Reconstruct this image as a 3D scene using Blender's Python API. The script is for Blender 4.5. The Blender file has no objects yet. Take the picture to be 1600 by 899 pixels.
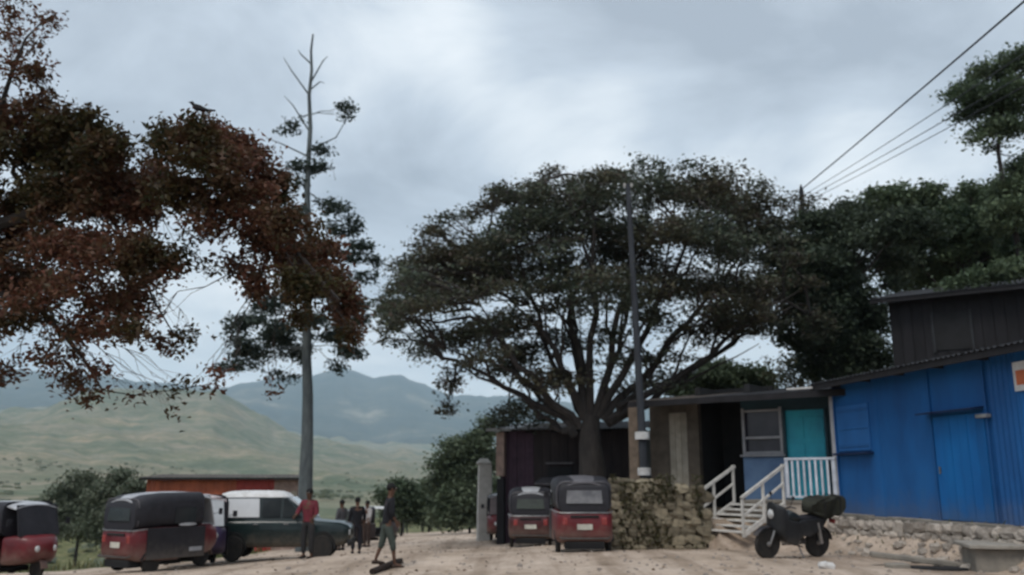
import bpy, bmesh, math, random
import numpy as np
from mathutils import Vector, Matrix

random.seed(7)
rng = np.random.default_rng(11)
SC = bpy.context.scene
COL = SC.collection
R = math.radians

# ------------------------------------------------------------------ camera
EYE = 1.8
FPX = 1386.0                       # focal length in photo pixels (1600 wide)
PITCH = R(12.2)
cam_d = bpy.data.cameras.new("camera")
cam_d.sensor_width = 36.0
cam_d.lens = FPX / 1600.0 * 36.0
cam_d.clip_start = 0.1
cam_d.clip_end = 60000.0
cam_d.dof.use_dof = True           # the photograph is soft all over: a lens focused short
cam_d.dof.focus_distance = 2.2
cam_d.dof.aperture_fstop = 4.5
cam = bpy.data.objects.new("camera", cam_d)
COL.objects.link(cam)
cam.location = (0, 0, EYE)
cam.rotation_euler = (R(90) + PITCH, 0, 0)
SC.camera = cam

# ------------------------------------------------------------------ colour management
SC.view_settings.view_transform = 'Standard'
SC.view_settings.look = 'None'
SC.view_settings.exposure = 0.42
SC.view_settings.gamma = 1.0
SC.render.engine = 'CYCLES'
SC.cycles.max_bounces = 6
SC.cycles.transparent_max_bounces = 8
SC.cycles.volume_bounces = 2


def ray(px, py):
    """world direction of a photo pixel, scaled so that y = 1"""
    a = (px - 800.0) / FPX
    b = (449.5 - py) / FPX
    cy, sy = math.cos(PITCH), math.sin(PITCH)
    d = Vector((a, cy - b * sy, sy + b * cy))
    return d / d.y


def P(px, py, D):
    return Vector((0, 0, EYE)) + ray(px, py) * D


def elev(px, py):
    d = ray(px, py)
    return d.z / math.hypot(d.x, d.y)


# ------------------------------------------------------------------ world: overcast sky
SUN_EL, SUN_ROT = R(58), R(205)
w = bpy.data.worlds.new("World")
SC.world = w
w.use_nodes = True
nt = w.node_tree
nt.nodes.clear()


def N(tree, typ, **kw):
    n = tree.nodes.new(typ)
    for k, v in kw.items():
        setattr(n, k, v)
    return n


def setin(n, **kw):
    for k, v in kw.items():
        n.inputs[k.replace('_', ' ')].default_value = v


L = nt.links.new
out = N(nt, 'ShaderNodeOutputWorld')
bg = N(nt, 'ShaderNodeBackground')
bg.inputs['Strength'].default_value = 0.1
sky = N(nt, 'ShaderNodeTexSky', sky_type='NISHITA')
sky.sun_disc = False
sky.sun_elevation = SUN_EL
sky.sun_rotation = SUN_ROT
tc = N(nt, 'ShaderNodeTexCoord')
sep = N(nt, 'ShaderNodeSeparateXYZ')
L(tc.outputs['Generated'], sep.inputs[0])
zc = N(nt, 'ShaderNodeMath', operation='ADD')
zabs = N(nt, 'ShaderNodeMath', operation='ABSOLUTE')
L(sep.outputs['Z'], zabs.inputs[0])
L(zabs.outputs[0], zc.inputs[0])
zc.inputs[1].default_value = 0.22
dx = N(nt, 'ShaderNodeMath', operation='DIVIDE')
dy = N(nt, 'ShaderNodeMath', operation='DIVIDE')
L(sep.outputs['X'], dx.inputs[0]); L(zc.outputs[0], dx.inputs[1])
L(sep.outputs['Y'], dy.inputs[0]); L(zc.outputs[0], dy.inputs[1])
comb = N(nt, 'ShaderNodeCombineXYZ')
L(dx.outputs[0], comb.inputs[0]); L(dy.outputs[0], comb.inputs[1])
nz = N(nt, 'ShaderNodeTexNoise')
setin(nz, Scale=2.0, Detail=8.0, Roughness=0.6, Distortion=0.4)
L(comb.outputs[0], nz.inputs['Vector'])
cloud_sum = nz.outputs['Fac']
# individual cloud masses of this sky (direction, angular radius, brightness)
for (px, py, rad, amt) in [(960, 40, 11, -.27), (1330, 110, 12, -.17), (1500, 60, 9, -.12), (670, 350, 11, -.26),
                           (760, 150, 12, .15), (1050, 215, 8, .14), (600, 60, 9, .05), (1290, 250, 7, .10),
                           (250, 130, 12, -.16), (110, 100, 9, -.05), (560, 230, 9, -.06), (320, 560, 10, .22), (700, 560, 9, .2), (520, 420, 9, .12), (1180, 560, 8, .2), (1400, 250, 7, .12),
                           (900, 240, 7, .12)]:
    d = ray(px, py).normalized()
    dot = N(nt, 'ShaderNodeVectorMath', operation='DOT_PRODUCT')
    L(tc.outputs['Generated'], dot.inputs[0])
    dot.inputs[1].default_value = d
    mr = N(nt, 'ShaderNodeMapRange', interpolation_type='SMOOTHERSTEP')
    mr.inputs['From Min'].default_value = math.cos(R(rad))
    mr.inputs['From Max'].default_value = 1.0
    mr.inputs['To Min'].default_value = 0.0
    mr.inputs['To Max'].default_value = amt
    L(dot.outputs['Value'], mr.inputs['Value'])
    ad = N(nt, 'ShaderNodeMath', operation='ADD')
    L(cloud_sum, ad.inputs[0]); L(mr.outputs[0], ad.inputs[1])
    cloud_sum = ad.outputs[0]
ramp = N(nt, 'ShaderNodeValToRGB')
cr = ramp.color_ramp
cr.elements[0].position = 0.24
cr.elements[0].color = (.335, .38, .445, 1)
cr.elements[1].position = 0.86
cr.elements[1].color = (.875, .90, .925, 1)
e = cr.elements.new(0.46); e.color = (.49, .55, .625, 1)
e = cr.elements.new(0.64); e.color = (.675, .725, .775, 1)
L(cloud_sum, ramp.inputs[0])
mul = N(nt, 'ShaderNodeVectorMath', operation='SCALE')
L(ramp.outputs[0], mul.inputs[0])
mul.inputs['Scale'].default_value = 10.0
mixw = N(nt, 'ShaderNodeMix', data_type='RGBA')
mixw.inputs[0].default_value = 0.97
L(sky.outputs[0], mixw.inputs[6])
L(mul.outputs[0], mixw.inputs[7])
L(mixw.outputs[2], bg.inputs['Color'])
L(bg.outputs[0], out.inputs['Surface'])

# ------------------------------------------------------------------ sun behind the cloud
sd = bpy.data.lights.new("sun", 'SUN')
sd.energy = 1.45
sd.angle = R(25)
sd.color = (1.0, .95, .88)
sun = bpy.data.objects.new("sun", sd)
COL.objects.link(sun)
sdir = Vector((math.sin(SUN_ROT) * math.cos(SUN_EL), math.cos(SUN_ROT) * math.cos(SUN_EL), math.sin(SUN_EL)))
sun.rotation_euler = sdir.to_track_quat('Z', 'Y').to_euler()
sun.location = sdir * 50

# ================================================================== materials
_cache = {}


def mat(name, c1, c2=None, scale=4.0, rough=0.8, bump=0.0, bscale=None, metal=0.0, stretch=(1, 1, 1), spec=0.3, coat=0.0,
        c3=None, dust=None, vary=(.86, 1.12)):
    if name in _cache:
        return _cache[name]
    m = bpy.data.materials.new(name)
    m.use_nodes = True
    t = m.node_tree
    b = t.nodes['Principled BSDF']
    b.inputs['Roughness'].default_value = rough
    b.inputs['Metallic'].default_value = metal
    b.inputs['Specular IOR Level'].default_value = spec
    b.inputs['Coat Weight'].default_value = coat
    c2 = c2 or tuple(x * .72 for x in c1)
    tcn = N(t, 'ShaderNodeTexCoord')
    mp = N(t, 'ShaderNodeMapping')
    mp.inputs['Scale'].default_value = stretch
    t.links.new(tcn.outputs['Object'], mp.inputs[0])
    no = N(t, 'ShaderNodeTexNoise')
    setin(no, Scale=scale, Detail=6.0, Roughness=0.62)
    t.links.new(mp.outputs[0], no.inputs['Vector'])
    rp = N(t, 'ShaderNodeValToRGB')
    rp.color_ramp.elements[0].position = .36
    rp.color_ramp.elements[0].color = (*c2, 1)
    rp.color_ramp.elements[1].position = .64
    rp.color_ramp.elements[1].color = (*c1, 1)
    if c3:
        ee = rp.color_ramp.elements.new(.8); ee.color = (*c3, 1)
    t.links.new(no.outputs['Fac'], rp.inputs[0])
    # every piece a slightly different tone
    oi = N(t, 'ShaderNodeObjectInfo')
    mr = N(t, 'ShaderNodeMapRange')
    mr.inputs['To Min'].default_value = vary[0]
    mr.inputs['To Max'].default_value = vary[1]
    t.links.new(oi.outputs['Random'], mr.inputs['Value'])
    sc_ = N(t, 'ShaderNodeVectorMath', operation='SCALE')
    t.links.new(rp.outputs[0], sc_.inputs[0])
    t.links.new(mr.outputs[0], sc_.inputs['Scale'])
    colour = sc_.outputs[0]
    if dust:            # road dust and mud splash, thickest low down, in ragged patches
        z0, z1, dc, amt = dust
        sp = N(t, 'ShaderNodeSeparateXYZ'); t.links.new(tcn.outputs['Object'], sp.inputs[0])
        dn = N(t, 'ShaderNodeTexNoise'); setin(dn, Scale=3.5, Detail=8.0, Roughness=.75)
        t.links.new(tcn.outputs['Object'], dn.inputs['Vector'])
        ma = N(t, 'ShaderNodeMath', operation='MULTIPLY_ADD'); t.links.new(dn.outputs['Fac'], ma.inputs[0])
        ma.inputs[1].default_value = (z1 - z0) * 1.6; ma.inputs[2].default_value = -(z1 - z0) * .8
        sb = N(t, 'ShaderNodeMath', operation='SUBTRACT'); t.links.new(sp.outputs['Z'], sb.inputs[0]); t.links.new(ma.outputs[0], sb.inputs[1])
        dm = N(t, 'ShaderNodeMapRange', interpolation_type='SMOOTHSTEP')
        dm.inputs['From Min'].default_value = z1; dm.inputs['From Max'].default_value = z0
        dm.inputs['To Max'].default_value = amt
        t.links.new(sb.outputs[0], dm.inputs['Value'])
        dx_ = N(t, 'ShaderNodeMix', data_type='RGBA'); t.links.new(dm.outputs[0], dx_.inputs[0]); t.links.new(colour, dx_.inputs[6]); dx_.inputs[7].default_value = (*dc, 1)
        colour = dx_.outputs[2]
    t.links.new(colour, b.inputs['Base Color'])
    rr = N(t, 'ShaderNodeMapRange')
    rr.inputs['To Min'].default_value = max(0, rough - .1)
    rr.inputs['To Max'].default_value = min(1, rough + .12)
    t.links.new(no.outputs['Fac'], rr.inputs['Value'])
    t.links.new(rr.outputs[0], b.inputs['Roughness'])
    if bump:
        n2 = N(t, 'ShaderNodeTexNoise')
        setin(n2, Scale=bscale or scale * 6, Detail=5.0, Roughness=.6)
        t.links.new(mp.outputs[0], n2.inputs['Vector'])
        bp = N(t, 'ShaderNodeBump')
        bp.inputs['Strength'].default_value = bump
        bp.inputs['Distance'].default_value = .03
        t.links.new(n2.outputs['Fac'], bp.inputs['Height'])
        t.links.new(bp.outputs[0], b.inputs['Normal'])
    _cache[name] = m
    return m


def leaf_mat(name, cols, patch, pscale=.6, rough=.55, transl=.25):
    """leaf colours vary leaf by leaf (cols) and in large patches through the crown (patch)"""
    if name in _cache:
        return _cache[name]
    m = bpy.data.materials.new(name)
    m.use_nodes = True
    t = m.node_tree
    b = t.nodes['Principled BSDF']
    o = t.nodes['Material Output']
    b.inputs['Roughness'].default_value = rough
    b.inputs['Specular IOR Level'].default_value = .25
    g = N(t, 'ShaderNodeNewGeometry')
    rp = N(t, 'ShaderNodeValToRGB')
    els = rp.color_ramp.elements
    els[0].position = 0.0; els[0].color = (*cols[0], 1)
    els[1].position = 1.0; els[1].color = (*cols[-1], 1)
    for i, c in enumerate(cols[1:-1]):
        ee = els.new((i + 1) / (len(cols) - 1)); ee.color = (*c, 1)
    t.links.new(g.outputs['Random Per Island'], rp.inputs[0])
    no = N(t, 'ShaderNodeTexNoise')
    setin(no, Scale=pscale, Detail=2.0)
    t.links.new(g.outputs['Position'], no.inputs['Vector'])
    mr = N(t, 'ShaderNodeMapRange')
    mr.inputs['From Min'].default_value = .42
    mr.inputs['From Max'].default_value = .6
    t.links.new(no.outputs['Fac'], mr.inputs['Value'])
    mx = N(t, 'ShaderNodeMix', data_type='RGBA', blend_type='MULTIPLY')
    t.links.new(mr.outputs[0], mx.inputs[0])
    t.links.new(rp.outputs[0], mx.inputs[6])
    mx.inputs[7].default_value = (*patch, 1)
    t.links.new(mx.outputs[2], b.inputs['Base Color'])
    tr = N(t, 'ShaderNodeBsdfTranslucent')
    t.links.new(mx.outputs[2], tr.inputs['Color'])
    ms = N(t, 'ShaderNodeMixShader')
    ms.inputs[0].default_value = transl
    t.links.new(b.outputs[0], ms.inputs[1])
    t.links.new(tr.outputs[0], ms.inputs[2])
    t.links.new(ms.outputs[0], o.inputs['Surface'])
    _cache[name] = m
    return m


M_BARK = mat('bark', (.058, .05, .047), (.03, .027, .026), 5, .95, .8, 14, stretch=(1, 1, .3))
M_BARKG = mat('grey_bark', (.13, .15, .155), (.07, .082, .088), 5, .95, .7, 14, stretch=(1, 1, .3))
M_BLACK = mat('black_vinyl', (.022, .021, .027), (.013, .013, .017), 5, .6, .3, 12, dust=(.2, .7, (.16, .135, .115), .5))
M_RUBBER = mat('rubber', (.02, .02, .02), (.035, .03, .027), 9, .9)
M_RED = mat('red_paint', (.15, .014, .019), (.085, .010, .014), 2.2, .45, coat=.15, c3=(.11, .035, .03), dust=(.2, .75, (.20, .165, .135), .6))
M_DRED = mat('dark_red_paint', (.08, .018, .02), (.05, .013, .015), 4, .4, coat=.2, dust=(.2, .75, (.20, .165, .135), .6))
M_STEEL = mat('steel', (.35, .35, .36), (.2, .19, .18), 8, .4, metal=.7)
M_WHITE = mat('white_paint', (.62, .62, .62), (.45, .44, .43), 5, .5)
M_ROOFV = mat('pale_sheen_vinyl', (.42, .43, .45), (.27, .27, .29), 3, .45)  # on roofs the pale tone imitates sky reflected by vinyl; also pale trim
M_GREYV = mat('grey_vinyl', (.13, .125, .135), (.085, .08, .09), 3, .45)
M_GLASS = mat('dark_glass', (.03, .035, .037), (.02, .024, .027), 2, .08, spec=.6)
M_PGLASS = mat('sky_reflection_glass', (.50, .52, .54), (.42, .44, .46), 2, .1, spec=.6)  # pale base colour imitates bright sky reflected in the windscreens
M_PLATE = mat('number_plate', (.6, .58, .5), (.45, .43, .38), 6, .5)
M_LAMPR = mat('red_lens', (.32, .05, .05), (.2, .03, .03), 8, .2, spec=.6)
M_LAMPW = mat('clear_lens', (.6, .6, .6), (.4, .4, .4), 8, .15, spec=.6)
M_GREEN = mat('dark_green_paint', (.010, .022, .022), (.007, .015, .016), 3, .3, coat=.35, dust=(.2, .75, (.20, .165, .135), .6))
M_SKIN = mat('brown_skin', (.12, .062, .04), (.09, .046, .03), 6, .6)
M_HAIR = mat('black_hair', (.01, .009, .009), (.006, .006, .006), 20, .8)
M_STONE = mat('stone', (.50, .44, .385), (.33, .29, .25), 5, .95, .7, 22, c3=(.44, .40, .35), vary=(.62, 1.25))
M_YSTONE = mat('ochre_stone', (.30, .255, .18), (.18, .155, .11), 3, .95, .7, 20, c3=(.36, .32, .26), vary=(.6, 1.3))
M_CONC = mat('concrete', (.26, .235, .20), (.17, .155, .135), 3, .95, .5, 25)
M_MORTAR = mat('mortar', (.40, .35, .30), (.30, .26, .22), 5, .95, .7, 18)
M_BLUE = mat('blue_paint', (.010, .112, .335), (.007, .07, .225), 1.0, .6, .2, 22, stretch=(1, 1, .35), c3=(.022, .12, .29), dust=(.9, 1.6, (.12, .125, .14), .4))
M_BLUED = mat('blue_door_paint', (.004, .135, .40), (.004, .095, .30), 1.5, .5, .1, 30, stretch=(1, 1, .3), dust=(.9, 1.5, (.10, .12, .15), .45))
M_BLUEL = mat('pale_blue_paint', (.022, .12, .34), (.016, .095, .27), 1.5, .55, .1, 30)
M_NAVY = mat('navy_paint', (.006, .02, .07), (.004, .014, .05), 3, .6)
M_DKWOOD = mat('dark_timber', (.022, .021, .024), (.013, .0125, .0145), 3, .9, .5, 25, stretch=(1, 1, .25))
M_DKROOF = mat('dark_roof_sheet', (.03, .032, .037), (.018, .019, .023), 2, .85, .2, 20, c3=(.06, .05, .045))
M_TEAL = mat('teal_paint', (.04, .40, .52), (.028, .28, .40), 1.6, .55, .1, 30)
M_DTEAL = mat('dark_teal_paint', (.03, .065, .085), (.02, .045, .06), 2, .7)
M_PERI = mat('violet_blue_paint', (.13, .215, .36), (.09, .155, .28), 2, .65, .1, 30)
M_MUD = mat('mud_plaster', (.12, .10, .08), (.07, .058, .047), 3, .95, .6, 14)
M_PALE = mat('pale_door_paint', (.33, .30, .25), (.23, .21, .17), 4, .7)
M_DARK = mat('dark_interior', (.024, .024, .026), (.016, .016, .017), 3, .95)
M_STALL = mat('stall_boards', (.042, .033, .034), (.022, .018, .020), 3, .9, .4, 20, stretch=(1, 1, .3))
M_PLUM = mat('plum_boards', (.06, .034, .052), (.035, .02, .032), 3, .8, .3, 20)
M_PINK = mat('pinkish_plaster', (.34, .25, .21), (.22, .16, .14), 4, .9, .4, 15)
M_ORANGE = mat('orange_red_sheet', (.46, .125, .06), (.32, .09, .05), 2, .6, .15, 30)
M_REDSH = mat('red_sheet', (.40, .065, .055), (.28, .045, .04), 2, .6, .15, 30)
M_GREYPOST = mat('pale_render', (.46, .45, .43), (.34, .33, .31), 3, .9, .4, 18)
M_POLE = mat('pole_timber', (.045, .05, .06), (.03, .033, .04), 4, .9, .5, 18, stretch=(1, 1, .2))
M_WIRE = mat('cable_sheath', (.035, .04, .05), (.03, .03, .04), 4, .7)
M_GALV = mat('galvanised_sheet', (.30, .31, .32), (.2, .2, .2), 3, .5, .2, 20, metal=.3)
M_RUST = mat('rusted_sheet', (.10, .085, .075), (.06, .05, .045), 4, .8, .3, 20)


# ================================================================== mesh helpers
def tagp(o, label=None, cat=None, group=None, kind=None):
    if label: o['label'] = label
    if cat: o['category'] = cat
    if group: o['group'] = group
    if kind: o['kind'] = kind
    return o


def link(o, parent=None):
    COL.objects.link(o)
    if parent is not None:
        o.parent = parent
    return o


def thing(name, label, cat, loc=(0, 0, 0), rz=0.0, group=None):
    o = bpy.data.objects.new(name, None)
    o.empty_display_size = .3
    o.location = loc
    o.rotation_euler = (0, 0, rz)
    return link(tagp(o, label, cat, group))


class MB:
    def __init__(s):
        s.v, s.f = [], []

    def add(s, vs, fs):
        o = len(s.v)
        s.v += [tuple(x) for x in vs]
        s.f += [tuple(i + o for i in q) for q in fs]
        return s

    def box(s, c, size, rot=None, taper=1.0):
        hx, hy, hz = size[0] / 2, size[1] / 2, size[2] / 2
        pts = []
        for z, k in ((-hz, 1.0), (hz, taper)):
            for x, y in ((-hx, -hy), (hx, -hy), (hx, hy), (-hx, hy)):
                pts.append(Vector((x * k, y * k, z)))
        if rot is not None:
            pts = [rot @ p for p in pts]
        c = Vector(c)
        return s.add([p + c for p in pts], [(3, 2, 1, 0), (4, 5, 6, 7), (0, 1, 5, 4), (1, 2, 6, 5), (2, 3, 7, 6), (3, 0, 4, 7)])

    def bar(s, a, b, wdt, thk):
        """rectangular bar from a to b"""
        a, b = Vector(a), Vector(b)
        q = (b - a).to_track_quat('Y', 'Z').to_matrix()
        return s.box((a + b) / 2, (wdt, (b - a).length, thk), q)

    def tube(s, pts, rad, n=8, cap=True):
        pts = [Vector(p) for p in pts]
        if not hasattr(rad, '__len__'):
            rad = [rad] * len(pts)
        vs, fs = [], []
        prev = None
        for i, p in enumerate(pts):
            d = (pts[min(i + 1, len(pts) - 1)] - pts[max(i - 1, 0)])
            if d.length < 1e-6: d = Vector((0, 0, 1))
            d.normalize()
            if prev is None:
                u = d.orthogonal().normalized()
            else:
                u = (prev - d * prev.dot(d))
                u = u.normalized() if u.length > 1e-5 else d.orthogonal().normalized()
            prev = u
            v = d.cross(u)
            for k in range(n):
                a = 2 * math.pi * k / n
                vs.append(p + (u * math.cos(a) + v * math.sin(a)) * rad[i])
        for i in range(len(pts) - 1):
            for k in range(n):
                k2 = (k + 1) % n
                fs.append((i * n + k, i * n + k2, (i + 1) * n + k2, (i + 1) * n + k))
        if cap:
            fs.append(tuple(range(n - 1, -1, -1)))
            fs.append(tuple((len(pts) - 1) * n + k for k in range(n)))
        return s.add(vs, fs)

    def loft(s, loops, cap=True):
        n = len(loops[0])
        vs = [p for lp in loops for p in lp]
        fs = []
        for i in range(len(loops) - 1):
            for k in range(n):
                k2 = (k + 1) % n
                fs.append((i * n + k, i * n + k2, (i + 1) * n + k2, (i + 1) * n + k))
        if cap:
            fs.append(tuple(range(n - 1, -1, -1)))
            fs.append(tuple((len(loops) - 1) * n + k for k in range(n)))
        return s.add(vs, fs)

    def lathe_x(s, c, prof, n=20):
        """revolve (x, r) profile about the x axis through c"""
        loops = []
        for (x, r) in prof:
            loops.append([Vector(c) + Vector((x, r * math.cos(2 * math.pi * k / n), r * math.sin(2 * math.pi * k / n))) for k in range(n)])
        return s.loft(loops)

    def ball(s, c, r, nu=10, nv=7, sc=(1, 1, 1)):
        vs, fs = [], []
        c = Vector(c)
        for j in range(nv + 1):
            th = math.pi * j / nv
            for k in range(nu):
                a = 2 * math.pi * k / nu
                vs.append(c + Vector((r * sc[0] * math.sin(th) * math.cos(a), r * sc[1] * math.sin(th) * math.sin(a), r * sc[2] * math.cos(th))))
        for j in range(nv):
            for k in range(nu):
                k2 = (k + 1) % nu
                fs.append((j * nu + k, (j + 1) * nu + k, (j + 1) * nu + k2, j * nu + k2))
        return s.add(vs, fs)

    def corrugated(s, origin, ux, uy, un, lx, ly, pitch=.15, amp=.018, thick=.004):
        """sheet lx along ux, ly along uy, waves along ux"""
        n = max(6, int(lx / pitch * 6))
        vs, fs = [], []
        o = Vector(origin); ux = Vector(ux); uy = Vector(uy); un = Vector(un)
        for side in (0, 1):
            for i in range(n + 1):
                h = amp * math.sin(2 * math.pi * (i / n * lx) / pitch) - side * thick
                for y in (0, ly):
                    vs.append(o + ux * (i / n * lx) + uy * y + un * h)
        m = 2 * (n + 1)
        for i in range(n):
            a = 2 * i
            fs.append((a, a + 2, a + 3, a + 1))
            fs.append((m + a, m + a + 1, m + a + 3, m + a + 2))
            fs.append((a, m + a, m + a + 2, a + 2))
            fs.append((a + 1, a + 3, m + a + 3, m + a + 1))
        return s.add(vs, fs)

    def mesh(s, name, m, smooth=False):
        me = bpy.data.meshes.new(name)
        me.from_pydata([tuple(v) for v in s.v], [], s.f)
        me.materials.append(m)
        bm = bmesh.new(); bm.from_mesh(me)
        bmesh.ops.recalc_face_normals(bm, faces=bm.faces)
        bm.to_mesh(me); bm.free()
        if smooth:
            me.polygons.foreach_set('use_smooth', [True] * len(me.polygons))
            try:
                me.set_sharp_from_angle(angle=R(40))
            except Exception:
                pass
        me.update()
        return me

    def build(s, name, m, parent=None, smooth=False, bevel=0.0):
        o = bpy.data.objects.new(name, s.mesh(name, m, smooth))
        link(o, parent)
        if bevel:
            b = o.modifiers.new('edge', 'BEVEL')
            b.width = bevel; b.segments = 2; b.limit_method = 'ANGLE'
        return o


def rrect(hw, z0, z1, r, y, seg=3, cx=0.0):
    """rounded rectangle loop in the xz plane at y"""
    pts = []
    r = min(r, hw * .98, (z1 - z0) * .49)
    for (sx, sz, a0) in ((1, 1, 0), (-1, 1, 90), (-1, -1, 180), (1, -1, 270)):
        for k in range(seg + 1):
            a = R(a0 + 90 * k / seg)
            pts.append(Vector((cx + sx * (hw - r) + r * math.cos(a), y, (z1 - r if sz > 0 else z0 + r) + r * math.sin(a))))
    return pts


def np_mesh(name, verts, faces4, m):
    me = bpy.data.meshes.new(name)
    nv, nf = len(verts), len(faces4)
    me.vertices.add(nv)
    me.vertices.foreach_set('co', np.ascontiguousarray(verts, dtype=np.float32).ravel())
    me.loops.add(nf * 4)
    me.loops.foreach_set('vertex_index', np.ascontiguousarray(faces4, dtype=np.int32).ravel())
    me.polygons.add(nf)
    me.polygons.foreach_set('loop_start', np.arange(0, nf * 4, 4, dtype=np.int32))
    me.update(calc_edges=True)
    me.validate()
    me.materials.append(m)
    return me


# ================================================================== terrain
def sstep(a, b, x):
    t = np.clip((x - a) / (b - a), 0, 1)
    return t * t * (3 - 2 * t)


_perm = np.random.default_rng(5).random((256, 256))


def vnoise(x, y):
    xi = np.floor(x).astype(int); yi = np.floor(y).astype(int)
    fx = x - xi; fy = y - yi
    fx = fx * fx * (3 - 2 * fx); fy = fy * fy * (3 - 2 * fy)
    g = lambda a, b: _perm[a % 256, b % 256]
    return (g(xi, yi) * (1 - fx) * (1 - fy) + g(xi + 1, yi) * fx * (1 - fy) + g(xi, yi + 1) * (1 - fx) * fy + g(xi + 1, yi + 1) * fx * fy) - .5


def fbm(x, y, o=4):
    s = 0; a = 1.0
    for i in range(o):
        s = s + a * vnoise(x * 2 ** i + 17.3 * i, y * 2 ** i + 9.1 * i)
        a *= .5
    return s


BL = (8.05, 22.2)                       # far left corner of the blue house wall
BD = Vector((1.15, -6.1, 0)).normalized()   # along the wall towards the camera
PORCH_B = Vector((3.75, 25.4, 0)); PORCH_A = Vector((7.95, 22.15, 0))   # eave line of the teal house


def edge_left(y):
    return np.where(y > 28, -10 - (y - 28) * .045, -10 - (28 - y) * 1.3)


def near_z(x, y):
    x = np.asarray(x, float); y = np.asarray(y, float)
    z = .25 + .05 * np.minimum(x - 1.0, 0) * sstep(-40, -8, x) - .35 * (1 - sstep(-40, -8, x))
    z = z - .0437 * np.maximum(y - 20, 0) - .06 * np.maximum(y - 96, 0)
    s = edge_left(y) - x
    z = z - .30 * np.clip(s, 0, 45) * sstep(0, 6, s)
    # terrace that carries the houses on the right
    d1 = np.where(y < 23.5, x - (BL[0] + (BL[1] - y) * .188) + .5, -9)
    yb = np.interp(x, [2.4, 2.6, 4.95, 5.05, 7.9], [23.3, 22.9, 23.4, 22.6, 22.0])
    d2 = np.minimum(x - 2.6, y - yb)
    d3 = np.where(y > 24, x - np.interp(y, [24, 30, 36, 95, 140], [2.8, 1.0, .0, -2.6, -5]), -9)
    up = np.maximum(np.maximum(sstep(-.55, .45, d1), sstep(-.1, .35, d2)), 0)
    z = z + up * np.interp(y, [0, 18, 26, 31], [.55, .72, .72, .3]) * np.where(y > 31, .0, 1)
    z = z + sstep(0, 6, d3) * .25 * (y > 30)
    z = z + np.maximum(x - 13, 0) * .12
    z = z + fbm(x * .25, y * .25, 4) * .10 + fbm(x * 1.6, y * 1.6, 3) * .03
    return z


RIDGES = [  # (distance, photo px, photo py)
    (170, [-400, 0, 200, 450, 620, 760, 1000, 2200], [806, 800, 797, 792, 800, 806, 800, 790]),
    (420, [-400, 0, 200, 450, 620, 760, 1000, 2200], [760, 762, 770, 772, 775, 772, 765, 740]),
    (900, [-400, 0, 100, 200, 300, 450, 560, 700, 820, 1200, 2200], [700, 708, 712, 722, 735, 742, 748, 748, 742, 735, 700]),
    (1500, [-400, 0, 150, 300, 450, 560, 700, 900, 2200], [668, 672, 668, 676, 712, 726, 730, 730, 690]),
    (2600, [-400, 0, 80, 125, 160, 260, 340, 400, 470, 560, 650, 800, 1200, 2200], [655, 650, 642, 624, 612, 613, 616, 640, 674, 704, 712, 718, 712, 680]),
    (3400, [-400, 0, 300, 400, 470, 560, 700, 900, 2200], [660, 655, 640, 656, 684, 706, 712, 716, 690]),
    (5200, [-400, 0, 300, 450, 560, 700, 800, 1000, 2200], [640, 640, 640, 672, 690, 690, 694, 698, 680]),
    (9000, [-400, -100, 0, 100, 340, 400, 430, 480, 530, 560, 585, 625, 660, 700, 740, 800, 900, 1100, 1400, 2200],
     [590, 572, 576, 584, 606, 598, 594, 590, 577, 585, 593, 587, 600, 616, 618, 622, 628, 634, 640, 630]),
    (12500, [-400, 2200], [650, 650]),
    (30000, [-400, 2200], [735, 735]),
]


def far_z(x, y):
    x = np.asarray(x, float); y = np.asarray(y, float)
    r = np.hypot(x, y)
    a = np.arctan2(x, y)
    ac = np.clip(a, -R(52), R(46))
    px = 800 + FPX * np.tan(ac)
    wob = fbm(ac * 22 + 3, np.log(r + 1) * 3, 4)
    ds = [d for d, _, _ in RIDGES]
    es = []
    for d, xs, ys in RIDGES:
        yy = np.interp(px, xs, ys)
        b = (449.5 - yy) / FPX
        es.append((math.sin(PITCH) + b * math.cos(PITCH)) / (math.cos(PITCH) - b * math.sin(PITCH)) * np.cos(ac))
    lr = np.log(np.maximum(r, 1))
    el = np.zeros_like(r) + es[0]
    for i in range(len(ds) - 1):
        t = np.clip((lr - math.log(ds[i])) / (math.log(ds[i + 1]) - math.log(ds[i])), 0, 1)
        tt = t * t * (3 - 2 * t)
        m_ = (lr >= math.log(ds[i]))
        el = np.where(m_, es[i] * (1 - tt) + es[i + 1] * tt, el)
    el = el + wob * .010 * sstep(5.5, 7, lr) * (1 - .6 * sstep(8.6, 9, lr)) + fbm(ac * 90, lr * 14, 3) * .0035 * sstep(5.5, 7, lr)
    return EYE + r * el


def height(x, y):
    x = np.asarray(x, float); y = np.asarray(y, float)
    r = np.hypot(x, y)
    t = sstep(105, 190, r)
    return near_z(x, y) * (1 - t) + far_z(x, y) * t


def hz(x, y):
    return float(height(np.array([x]), np.array([y]))[0])


def G(px, py, lo=6, hi=140):
    """where the line of sight through a photo pixel first meets the ground"""
    d = ray(px, py)
    ts = np.arange(lo, hi, .05)
    zz = height(d.x * ts, d.y * ts)
    below = np.nonzero(EYE + d.z * ts <= zz)[0]
    t = ts[below[0]] if len(below) else hi
    x, y = d.x * t, d.y * t
    return Vector((x, y, hz(x, y)))


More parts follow.
